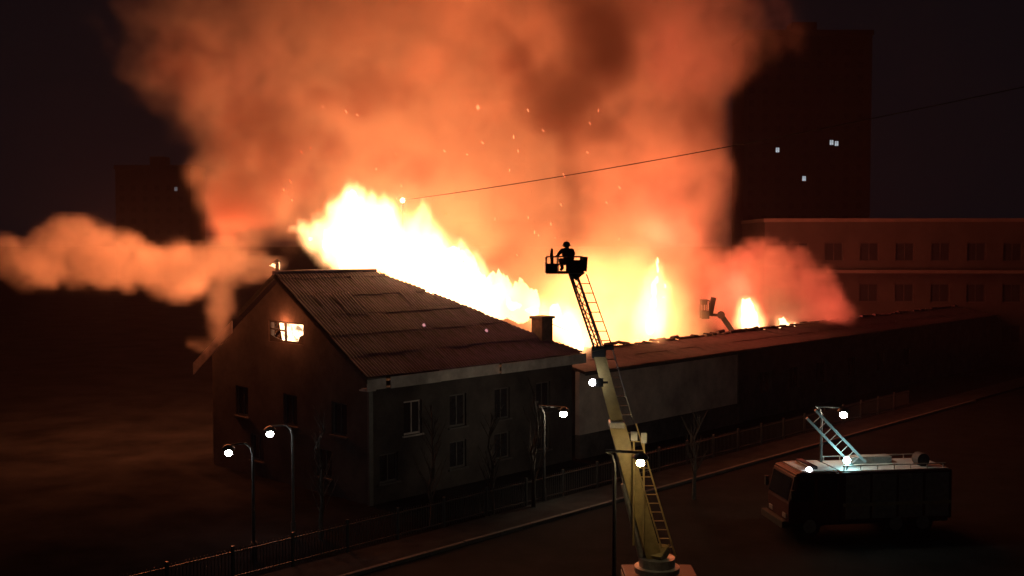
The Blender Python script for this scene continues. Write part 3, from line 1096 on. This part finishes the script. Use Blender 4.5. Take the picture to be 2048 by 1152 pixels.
def wheel(parent, x, y, r=.5, w=.3):
    bm = bmesh.new()
    bmesh.ops.create_cone(bm, cap_ends=True, segments=24, radius1=r, radius2=r, depth=w, matrix=Matrix.Translation((x, y, r)) @ Matrix.Rotation(math.pi / 2, 4, 'X'))
    bmesh.ops.bevel(bm, geom=[e for e in bm.edges if len(e.link_faces) == 2 and e.calc_face_angle(0) > 1], offset=.05, segments=2, affect='EDGES')
    o = obj('wheel', bm, m_black, parent, smooth=False)
    s = -1 if y < 0 else 1
    bm = bmesh.new()
    bmesh.ops.create_cone(bm, cap_ends=True, segments=18, radius1=r * .58, radius2=r * .5, depth=.06, matrix=Matrix.Translation((x, y + s * (w / 2 + .02), r)) @ Matrix.Rotation(math.pi / 2, 4, 'X'))
    obj('rim', bm, m_steel, o)


def engine_body(t, paint, length=8.0, roof=2.9, deck=1.5, front=1):
    """cab at +x end, lockers behind"""
    w = 1.2
    bm = bmesh.new()
    x0, x1 = length / 2 - 2.2, length / 2
    prof = [(x0, .6), (x1, .6), (x1, 1.5), (x1 - .25, roof - .1), (x1 - .45, roof), (x0, roof)]
    fn = lambda u, v, tt: (u, tt, v)
    prism(bm, prof, fn, -w, w)
    bmesh.ops.recalc_face_normals(bm, faces=bm.faces[:])
    bmesh.ops.bevel(bm, geom=bm.edges[:], offset=.06, segments=2, affect='EDGES')
    cab = obj('cab', bm, paint, t)
    for s in (-1, 1):
        for k in range(2):
            u0 = x0 + .12 + k * 1.0
            bm = bmesh.new()
            prism(bm, [(u0, 1.55), (u0 + .85, 1.55), (u0 + (.85 if k == 0 else .68), roof - .3), (u0, roof - .3)], fn, s * (w + .004), s * (w + .02))
            bmesh.ops.recalc_face_normals(bm, faces=bm.faces[:])
            obj('window', bm, m_glass, cab)
        obj('headlight', B(x1, x1 + .05, s * .75 - .2, s * .75 + .2, .8, 1.0, bev=.02), m_steel, cab)
        obj('mirror', B(x1 - .1, x1 + .05, s * 1.42 - .1, s * 1.42 + .1, 1.7, 2.1, bev=.02), m_black, cab)
    bm = bmesh.new()
    quad(bm, (x1 + .015, -1.0, 1.6), (x1 + .015, 1.0, 1.6), (x1 - .2, 1.0, roof - .25), (x1 - .2, -1.0, roof - .25))
    bmesh.ops.translate(bm, verts=bm.verts, vec=(.02, 0, 0))
    obj('windscreen', bm, m_glass, cab)
    obj('chassis', B(-length / 2, x1 - .2, -.9, .9, .45, .62), m_black, t)
    body = obj('body', B(-length / 2, x0 - .08, -w, w, .64, deck, bev=.04), paint, t)
    n = 4
    for s in (-1, 1):
        for k in range(n):
            a = -length / 2 + .15 + k * (length - 2.5) / n
            obj('locker_door', B(a, a + (length - 2.5) / n - .12, s * (w + .012) - .012, s * (w + .012) + .012, .75, deck - .12, bev=.008), m_steel, body)
    for x in (x1 - .9, -length / 2 + 1.3, -length / 2 + 2.5):
        for s in (-1, 1):
            wheel(t, x, s * 1.02)
    obj('bumper', B(x1 + .05, x1 + .3, -w, w, .45, .75, bev=.04), m_black, t)
    return cab


def to_local(t, p):
    return (Matrix.Translation(t.location) @ Matrix.Rotation(t.rotation_euler.z, 4, 'Z')).inverted() @ p


def ladder(t, a, b, side, width, rail, m, step=.3, name='ladder'):
    """two rails and their rungs between a and b; side is the direction across"""
    side = side.normalized()
    d = (b - a).normalized()
    up = side.cross(d)
    bm = bmesh.new()
    for s in (-1, 1):
        o = side * width / 2 * s
        bar(bm, a + o, b + o, rail, rail * 1.3, up=up)
    ob = obj(name, bm, m, t)
    n = int((b - a).length / step)
    for i in range(1, n):
        c = a + (b - a) * i / n
        bm = bmesh.new()
        tube(bm, [c - side * (width / 2 - .01), c + side * (width / 2 - .01)], .018, 6)
        obj('rung', bm, m, ob)
    return ob


D0 = 36.0
foot = P(1322, 1112, D0)
eng = thing('ladder_engine', 'fire engine whose raised telescopic boom carries a rescue cage in front of the flames', 'fire engine', (foot.x, foot.y - 3.0, 0), -math.pi / 2)
engine_body(eng, m_red, length=8.4, roof=2.3, deck=1.3)
Lc = lambda p: to_local(eng, p)
f0 = Lc(P(1314, 1112, D0))
e1 = Lc(P(1240, 848, D0 + .1))
e2 = Lc(P(1197, 700, D0 + .2))
tip = Lc(P(1146, 548, D0 + .3))
side = (Lc(P(1400, 600, D0)) - Lc(P(1300, 600, D0)))
side.z = 0
side.normalize()
bm = bmesh.new()
lathe(bm, [(.75, 1.42), (.75, 1.6), (.6, 1.62), (.6, 1.9)], 24, (f0.x, f0.y, 0))
obj('turntable', bm, m_steel, eng)
bm = bmesh.new()
bar(bm, (f0.x - .1, f0.y, 1.9), f0 + (e1 - f0) * .05, .7, .6, bev=.03)
obj('pedestal', bm, m_boom, eng)


def off(p, k, dd=0.0):
    fwd = side.cross(Vector((0, 0, 1)))
    return p + side * k + fwd * dd


bm = bmesh.new()
bar(bm, off(f0, -.12), off(e1, -.12), .44, .44, up=side, bev=.03)
obj('boom_section', bm, m_boom, eng)
bm = bmesh.new()
bar(bm, off(e1, -.1) - (e1 - f0) * .15, off(e2, -.02), .34, .34, up=side, bev=.02)
obj('boom_section', bm, m_boom, eng)
# upper section: lattice of four chords and braces
bm = bmesh.new()
dv = (tip - e2)
fwd = side.cross(Vector((0, 0, 1)))
n = 9
chord = {}
for i, (sx, sy) in enumerate(((-1, -1), (1, -1), (1, 1), (-1, 1))):
    o = side * sx * .12 + fwd * sy * .12
    bar(bm, e2 + o - dv * .12, tip + o, .065, .065, up=side)
    chord[i] = o
for k in range(n):
    p, q2 = e2 + dv * k / n, e2 + dv * (k + 1) / n
    for i in range(4):
        j = (i + 1) % 4
        bar(bm, p + chord[i], q2 + chord[j], .035, .035, up=side)
        bar(bm, p + chord[i], p + chord[j], .035, .035, up=side)
obj('boom_lattice', bm, m_steel, eng)
# side ladder in two runs
ladder(eng, off(f0, .42), off(e1, .34), side, .38, .05, m_boom)
ladder(eng, off(e1, .30), off(e2, .30), side, .34, .04, m_steel)
ladder(eng, off(e2, .34, .05), off(tip, .29, .05), side, .30, .036, m_boom)
# ram, hoses, slide blocks, boxes at the section ends
bm = bmesh.new()
tube(bm, [off(f0, -.45) + Vector((0, 0, -.3)), off(f0 + (e1 - f0) * .55, -.42)], .11, 12)
tube(bm, [off(f0 + (e1 - f0) * .5, -.42), off(f0 + (e1 - f0) * .98, -.3)], .065, 12)
obj('lift_ram', bm, m_steel, eng)
bm = bmesh.new()
bar(bm, off(e2, -.25) - dv * .03, off(e2, .21) - dv * .03, .35, .38, bev=.02)
obj('slide_block', bm, m_black, eng)
bm = bmesh.new()
bar(bm, off(e2, .18) + Vector((0, 0, .1)), off(e2, .5) + Vector((0, 0, .1)), .25, .18, bev=.02)
obj('slide_block', bm, m_black, eng)
bm = bmesh.new()
bar(bm, off(e1, -.36), off(e1, .14), .6, .2, bev=.02)
obj('boom_collar', bm, m_steel, eng)
for (px, py, w, h) in ((1268, 872, .17, .24), (1288, 876, .13, .28)):
    c = Lc(P(px, py, D0 - .5))
    bm = bmesh.new()
    bar(bm, c - Vector((0, 0, h / 2)), c + Vector((0, 0, h / 2)), w, w, up=side, bev=.02)
    obj('floodlight_box', bm, m_white, eng)
    bm = bmesh.new()
    tube(bm, [c - Vector((0, 0, h / 2)), c - Vector((0, 0, 3.6))], .035, 8)
    obj('lamp_stem', bm, m_boom, eng)
bm = bmesh.new()
hp = [off(f0, .02, -.4), off(e1, -.05, -.35), off(e2, .05, -.3), off(e2 + dv * .5, -.02, -.26), off(tip, -.05, -.2)]
tube(bm, hp, .03, 6)
obj('hose', bm, m_black, eng)
# work lamp on the boom
c = Lc(P(1185, 765, D0 - .5))
bm = bmesh.new()
tube(bm, [c + side * .5, c + side * .2], .035, 8)
bar(bm, c + side * .22 - Vector((0, 0, .14)), c + side * .22 + Vector((0, 0, .14)), .1, .26, up=side)
wl = obj('work_lamp', bm, m_black, eng)
bm = bmesh.new()
bmesh.ops.create_uvsphere(bm, u_segments=12, v_segments=8, radius=.11, matrix=Matrix.Translation(c))
obj('lens', bm, glow_mat('work_lamp_glass', (1, .97, .98), 40, sample='AUTO'), wl, smooth=True)

# rescue cage at the tip
KP = D0 + .2
px2m = KP / F
cc = P(1128, 545, KP)              # middle of the cage floor
cage = obj('cage_floor', B(-.72, .72, -.5, .5, -.04, .05, bev=.01), m_steel, eng)
cage.matrix_local = to_local(eng, Vector((0, 0, 0))).to_4d() and (Matrix.Rotation(-eng.rotation_euler.z, 4, 'Z').to_4x4())
cage.location = Lc(cc)
crot = Matrix.Rotation(-eng.rotation_euler.z, 4, 'Z')
cage.rotation_euler = crot.to_euler()
cage.scale = (.84, .84, .84)
bm = bmesh.new()
for x in (-.70, -.25, .25, .70):
    for y in (-.48, .48):
        bar(bm, (x, y, 0), (x, y, .62), .045)
for y in (-.48, .48):
    for z in (.32, .62):
        bar(bm, (-.72, y, z), (.72, y, z), .045)
for x in (-.70, .70):
    for z in (.32, .62):
        bar(bm, (x, -.48, z), (x, .48, z), .045)
rail = obj('cage_rail', bm, m_steel, cage)
obj('kick_plate', B(-.72, -.3, -.515, -.49, .0, .34), m_red, cage)
obj('kick_plate', B(.05, .72, -.515, -.49, .0, .5), m_red, cage)
obj('end_plate', B(-.745, -.72, -.4, .4, .0, .4), m_red, cage)
bm = bmesh.new()
tube(bm, [(-.48, -.2, .05), (-.48, -.2, .55), (-.50, -.2, .68)], .065, 10)
tube(bm, [(-.50, -.2, .62), (-.48, .05, .80), (-.46, .5, .9)], [.07, .06, .045], 10)
obj('water_monitor', bm, m_black, cage)
bm = bmesh.new()
bar(bm, (.72, 0, .1), (.36, 0, -.2), .3, .3)
bar(bm, (.5, -.3, -.12), (.5, .3, -.12), .12)
bar(bm, (.74, 0, .05), (.78, 0, .62), .2, .3)
obj('cage_mount', bm, m_black, cage)

# ------------------------------------------------------------------ firefighter crouching in the cage
def skin_body(name, verts, edges, radii, root, m, loc, rz=0):
    me = bpy.data.meshes.new(name)
    me.from_pydata([Vector(v) for v in verts], edges, [])
    o = bpy.data.objects.new(name, me)
    COL.objects.link(o)
    o.location = loc
    o.rotation_euler = (0, 0, rz)
    sk = o.modifiers.new('skin', 'SKIN')
    for i, r in enumerate(radii):
        me.skin_vertices[0].data[i].radius = (r, r * .9) if not isinstance(r, tuple) else r
        me.skin_vertices[0].data[i].use_root = (i == root)
    sb = o.modifiers.new('sub', 'SUBSURF')
    sb.levels = sb.render_levels = 2
    dg = bpy.context.evaluated_depsgraph_get()
    me2 = bpy.data.meshes.new_from_object(o.evaluated_get(dg))
    o.modifiers.clear()
    o.data = me2
    for p in me2.polygons:
        p.use_smooth = True
    me2.materials.clear()
    me2.materials.append(m)
    return o


def glove(parent, base, dirv, m):
    """palm and five bent fingers closing round the rail"""
    bm = bmesh.new()
    d = Vector(dirv).normalized()
    s = d.cross(Vector((0, 0, 1))).normalized()
    dn = Vector((0, 0, -1))
    base = Vector(base)
    bar(bm, base, base + d * .1, .095, .04, bev=.012)
    for k, ln in enumerate((.07, .08, .075, .06)):
        o = base + d * .095 + s * (k - 1.5) * .024
        tube(bm, [o, o + d * ln * .5 + dn * .01, o + d * ln * .6 + dn * .045, o + d * ln * .2 + dn * .07], [.012, .011, .01, .009], 6)
    th = base + d * .03 + s * .05
    tube(bm, [th, th + s * .03 + d * .03, th + s * .02 + d * .06 + dn * .03], [.014, .012, .01], 6)
    obj('glove', bm, m, parent)


vs = [(0, 0, .42), (0, .03, .62), (0, .10, .84), (0, .13, .93), (0, .17, 1.04), (0, .18, 1.10),            # pelvis, waist, chest, neck, head
      (.13, .02, .40), (.18, .34, .46), (.17, .22, .12), (.17, .36, .05),                               # right leg, crouched
      (-.13, .02, .40), (-.18, .30, .50), (-.17, .12, .13), (-.17, .28, .05),
      (.2, .11, .86), (.30, .16, .68), (.22, .36, .64), (-.2, .11, .86), (-.32, .16, .70), (-.24, .36, .66)]
ed = [(0, 1), (1, 2), (2, 3), (3, 4), (4, 5), (0, 6), (6, 7), (7, 8), (8, 9), (0, 10), (10, 11), (11, 12), (12, 13), (2, 14), (14, 15), (15, 16), (2, 17), (17, 18), (18, 19)]
ra = [(.19, .14), (.19, .14), (.22, .15), (.075, .075), (.10, .11), (.085, .095), .11, .09, .07, .06, .11, .09, .07, .06, .09, .065, .05, .09, .065, .05]
fl = cc + Vector((.13, -.15, .045))
vs = [(x, y, z * .86) for x, y, z in vs]
ff = skin_body('person', vs, ed, ra, 0, m_kit, fl, math.radians(20))
tag(ff, 'firefighter in dark kit and helmet crouching in the rescue cage, seen against the flames', 'person')
bm = bmesh.new()
bmesh.ops.create_uvsphere(bm, u_segments=16, v_segments=10, radius=.145, matrix=Matrix.Translation((0, .17, .94)) @ Matrix.Diagonal((.95, 1.1, .9, 1)))
bmesh.ops.bisect_plane(bm, geom=bm.verts[:] + bm.edges[:] + bm.faces[:], plane_co=(0, .17, .91), plane_no=(0, .15, -1), clear_outer=True)
lathe(bm, [(.15, 0), (.19, -.012), (.15, .012)], 16, (0, .17, .915))
obj('helmet', bm, m_helm, ff, smooth=True)
ff.scale = (.92, .92, .92)
bm = bmesh.new()
box(bm, -.15, .15, -.22, -.04, .42, .76, bev=.03)
tube(bm, [(0, -.16, .42), (0, -.16, .74)], .085, 12)
obj('breathing_set', bm, m_black, ff)
bm = bmesh.new()
box(bm, -.06, .06, .275, .292, .86, .93)
obj('visor', bm, m_glass, ff)
glove(ff, (.22, .36, .55), (0, 1, -.1), m_black)
glove(ff, (-.24, .36, .57), (0, 1, -.1), m_black)

# ------------------------------------------------------------------ second platform, far behind the wing
D1 = 82.5
fb = P(1520, 780, D1)
plat = thing('distant_platform', 'small distant lift platform on a jointed arm above the wing roof, dark against red smoke', 'lift platform', (fb.x, D1, 0))
L2 = lambda x, y, dd=0: P(x, y, D1 + dd) - Vector((fb.x, D1, 0))
obj('base', B(-1.2, 3.5, -1.2, 1.2, .4, 1.6, bev=.05), m_red, plat)
for x in (-.6, 2.8):
    for y in (-1.0, 1.0):
        wheel(plat, x, y, .5, .3)
bm = bmesh.new()
bar(bm, L2(1500, 712), L2(1442, 630), .34, .4, up=Vector((0, 1, 0)), bev=.03)
bar(bm, (0.4, 0, 1.5), L2(1500, 712), .5, .5, up=Vector((0, 1, 0)))
obj('lower_arm', bm, m_black, plat)
bm = bmesh.new()
bar(bm, L2(1444, 631), L2(1418, 629), .2, .24, up=Vector((0, 1, 0)), bev=.02)
tube(bm, [L2(1442, 630, -.4), L2(1442, 630, .4)], .3, 12)
obj('jib', bm, m_black, plat)
c0, c1 = L2(1401, 637), L2(1417, 637)
bk = obj('bucket', B(c0.x, c1.x, -.45, .45, c0.z, c0.z + .6, bev=.04), m_black, plat)
bm = bmesh.new()
h = 1.38
for x in (c0.x + .04, (c0.x + c1.x) / 2, c1.x - .04):
    for y in (-.42, .42):
        bar(bm, (x, y, c0.z + .5), (x, y, c0.z + h), .07)
for y in (-.42, .42):
    bar(bm, (c0.x, y, c0.z + h), (c1.x, y, c0.z + h), .08)
obj('cage_rail', bm, m_black, bk)
bm = bmesh.new()
bar(bm, (c1.x + .1, 0, c0.z + .2), (c1.x + .38, 0, c0.z + 1.6), .34, .4, up=Vector((0, 1, 0)))
obj('spray_head', bm, m_black, bk)
obj('lamp_box', B(c0.x, c0.x + .42, -.3, .3, c0.z + 1.05, c0.z + 1.42, bev=.03), m_black, bk)

# ------------------------------------------------------------------ engine at the right edge, roof lit by its own cool lamp
D2 = 45.5
q = P(1735, 1000, D2)
en2 = thing('fire_engine', 'fire engine at the lower right, pale roof lit cyan, ladder on top', 'fire engine', (q.x, q.y + 1.2, 0), math.radians(188))
cab = engine_body(en2, m_red, length=7.2, roof=2.75, deck=2.72)
obj('roof_panel', B(-3.5, 1.3, -1.1, 1.1, 2.725, 2.76), m_white, en2)
obj('roof_panel', B(1.45, 3.0, -1.05, 1.05, 2.755, 2.79), m_white, en2)
m_stripe = mat('reflective_stripe', (0.32, 0.30, 0.20), 0.4, var=0.3, scale=5, bump=0.02)
for s in (-1, 1):
    obj('side_stripe', B(-3.55, 1.25, s * 1.235 - .006, s * 1.235 + .006, 1.28, 1.42), m_stripe, en2)
    bm = bmesh.new()
    bar(bm, (-3.4, s * 1.02, 2.95), (1.2, s * 1.02, 2.95), .04)
    for k in range(7):
        bar(bm, (-3.3 + k * .74, s * 1.02, 2.73), (-3.3 + k * .74, s * 1.02, 2.95), .035)
    obj('roof_rail', bm, m_steel, en2)
obj('light_bar', B(2.2, 2.5, -.8, .8, 2.79, 2.93, bev=.03), m_glass, en2)
bm = bmesh.new()
bmesh.ops.create_cone(bm, cap_ends=True, segments=18, radius1=.28, radius2=.28, depth=.5, matrix=Matrix.Translation((-2.6, .4, 3.02)) @ Matrix.Rotation(math.pi / 2, 4, 'X'))
obj('hose_reel', bm, m_black, en2)
obj('roof_box', B(-1.6, .2, -.75, -.2, 2.762, 3.05, bev=.03), m_steel, en2)
L3 = lambda x, y, d=D2: to_local(en2, P(x, y, d))
sd = (L3(1700, 850) - L3(1665, 885))
ladder(en2, L3(1722, 932, D2 + 1.2), L3(1622, 828, D2 + .8), (L3(1640, 868, D2 + 1) - L3(1655, 854, D2 + 1)), .5, .1, m_white, step=.34)
bm = bmesh.new()
bar(bm, L3(1722, 940, D2 + 1.2), L3(1712, 958, D2 + 1.2), .3)
obj('ladder_rest', bm, m_steel, en2)
c = L3(1694, 921, D2 + .2)
bm = bmesh.new()
tube(bm, [(c.x, c.y, 2.7), (c.x, c.y, c.z - .15)], .04, 8)
ms = obj('lamp_stem', bm, m_black, en2)
bm = bmesh.new()
bmesh.ops.create_uvsphere(bm, u_segments=12, v_segments=8, radius=.15, matrix=Matrix.Translation(c))
obj('roof_lamp', bm, glow_mat('cool_lamp', (.45, 1, 1), 65, sample='AUTO'), ms, smooth=True)
c = L3(1618, 940, D2 - .1)
bm = bmesh.new()
bmesh.ops.create_uvsphere(bm, u_segments=12, v_segments=8, radius=.13, matrix=Matrix.Translation(c))
ms = obj('corner_lamp', bm, glow_mat('white_lamp', (.92, .97, 1), 16, sample='AUTO'), en2, smooth=True)
bm = bmesh.new()
tube(bm, [c, L3(1650, 948, D2 + .5)], .035, 8)
obj('lamp_stem', bm, m_black, ms)

# ------------------------------------------------------------------ bare trees and railings in front of the house
m_bark = mat('bark', (0.06, 0.05, 0.042), 0.95, var=0.4, scale=6, bump=0.6)


def bare_tree(px, d, h, label, seed):
    rnd = random.Random(seed)
    q = P(px, 700, d)
    t = thing('bare_tree', label, 'tree', (q.x, d, 0), 0, 'bare young trees before the house')
    pts = [Vector((0, 0, 0))]
    for i in range(1, 7):
        pts.append(Vector((rnd.uniform(-.12, .12) * i * .4, rnd.uniform(-.12, .12) * i * .4, h * i / 6)))
    obj('trunk', T(pts, [.11 - .015 * i for i in range(7)], 8), m_bark, t)
    bm = bmesh.new()
    for k in range(26):
        i = rnd.randint(1, 5)
        fr = rnd.random()
        a = pts[i].lerp(pts[i + 1], fr)
        az = rnd.uniform(0, 2 * math.pi)
        ln = rnd.uniform(.6, 1.6) * (1.15 - i / 8)
        v = Vector((math.cos(az) * .6, math.sin(az) * .6, 1.0)).normalized()
        b = a + v * ln * .5 + Vector((0, 0, .04))
        c = a + v * ln + Vector((math.cos(az) * .05, 0, .22 * ln))
        tube(bm, [a, b, c], [.03, .02, .006], 5)
        for _ in range(4):
            f = rnd.uniform(.3, .95)
            p0 = a.lerp(c, f)
            az2 = az + rnd.uniform(-1.2, 1.2)
            v2 = Vector((math.cos(az2) * .5, math.sin(az2) * .5, 1)).normalized()
            tube(bm, [p0, p0 + v2 * rnd.uniform(.2, .5)], [.01, .004], 4)
    obj('crown', bm, m_bark, t)


bare_tree(640, 45, 4.6, 'bare young tree before the gable end, leftmost of the row', 1)
bare_tree(862, 47, 5.0, 'bare young tree before the house right of the pale corner board', 2)
bare_tree(985, 49, 4.6, 'bare young tree between the pale corner board and the warm lamp', 3)
bare_tree(1068, 50, 5.4, 'bare young tree just left of the warm street lamp', 4)
bare_tree(1390, 52, 4.0, 'bare young tree in front of the pale wing wall', 5)

m_iron = mat('painted_iron', (0.05, 0.05, 0.05), 0.5, metal=0.3, scale=6)
post_me = pick_me = rail_me = None
fe = thing('railing_fence', 'low dark iron railing along the pavement before the house', 'fence', street_pt(0, -4.9), RZ)
for i in range(25):
    x = -18 + i * 2.6
    if post_me is None:
        p = obj('post', B(-.05, .05, -.05, .05, 0, 1.35), m_iron, fe)
        bm = bmesh.new()
        for z in (.2, 1.1):
            box(bm, .05, 2.55, -.02, .02, z, z + .05)
        r = obj('rail', bm, m_iron, fe)
        bm = bmesh.new()
        for k in range(17):
            box(bm, .17 + k * .14, .19 + k * .14, -.01, .01, .1, 1.25)
        k_ = obj('pickets', bm, m_iron, fe)
        k_['kind'] = 'stuff'
        trio = (p, r, k_)
    else:
        trio = []
        for src in (post_me, rail_me, pick_me):
            o = src.copy()
            COL.objects.link(o)
            trio.append(o)
    post_me, rail_me, pick_me = trio
    for o in trio:
        o.location = (x, 0, 0)

# ------------------------------------------------------------------ embers
m_spark = glow_mat('ember', (1, .30, .12), 3.0)
bm = bmesh.new()
rnd = random.Random(5)
for k in range(46):
    x = rnd.uniform(560, 1250)
    y = rnd.uniform(215, 520)
    p = P(x, y, rnd.uniform(57, 62))
    bar(bm, p, p + Vector((rnd.uniform(-.12, .02), 0, rnd.uniform(.05, .2))), .03)
sp = obj('sparks', bm, m_spark)
tag(sp, 'scatter of flying sparks above the roof fire', 'sparks', kind='stuff')
for (px, py, lab) in ((848, 650, 'small glowing ember on the middle of the dark roof slope'), (973, 661, 'small glowing ember on the roof slope near the chimney')):
    s_, w_, z_ = on_plane(px, py, 'w', 3.0)
    # where the ray meets the slope
    a0 = Vector((0, 0, CZ)); dd = P(px, py, 50) - a0
    lo, hi = 0.8, 1.6
    for _ in range(40):
        mid = (lo + hi) / 2
        r_ = a0 + dd * mid - Vector((HC.x, HC.y, 0))
        ww = -r_.x * UY + r_.y * UX
        if r_.z > HZ + ww * RISE / HALF + .1:
            lo = mid
        else:
            hi = mid
    q = a0 + dd * lo
    bm = bmesh.new()
    bmesh.ops.create_icosphere(bm, subdivisions=2, radius=.085)
    for v in bm.verts:
        v.co = v.co * (1 + .4 * mnoise.noise(v.co * 14)) * Vector((1.1, .9, .8)) if False else v.co * (1 + .4 * mnoise.noise(v.co * 14))
    tag(obj('ember', bm, glow_mat('ember_hot', (1, .42, .45), .6), loc=q), lab, 'ember', 'embers on the roof')

# ------------------------------------------------------------------ thin violet haze added to lift the blacks and spread the fire's glow
m_haze = bpy.data.materials.new('glow_haze')
m_haze.use_nodes = True
nt = m_haze.node_tree
nt.nodes.remove(nt.nodes['Principled BSDF'])
v = nt.nodes.new('ShaderNodeVolumePrincipled')
v.inputs['Color'].default_value = (0.85, 0.74, 0.95, 1)
v.inputs['Density'].default_value = 0.00022
nt.links.new(v.outputs[0], nt.nodes['Material Output'].inputs['Volume'])
hz = obj('haze', B(-330, 330, -6, 420, -1.0, 72), m_haze)
tag(hz, 'thin haze added over the whole street to spread the fire glow', 'haze', kind='stuff')
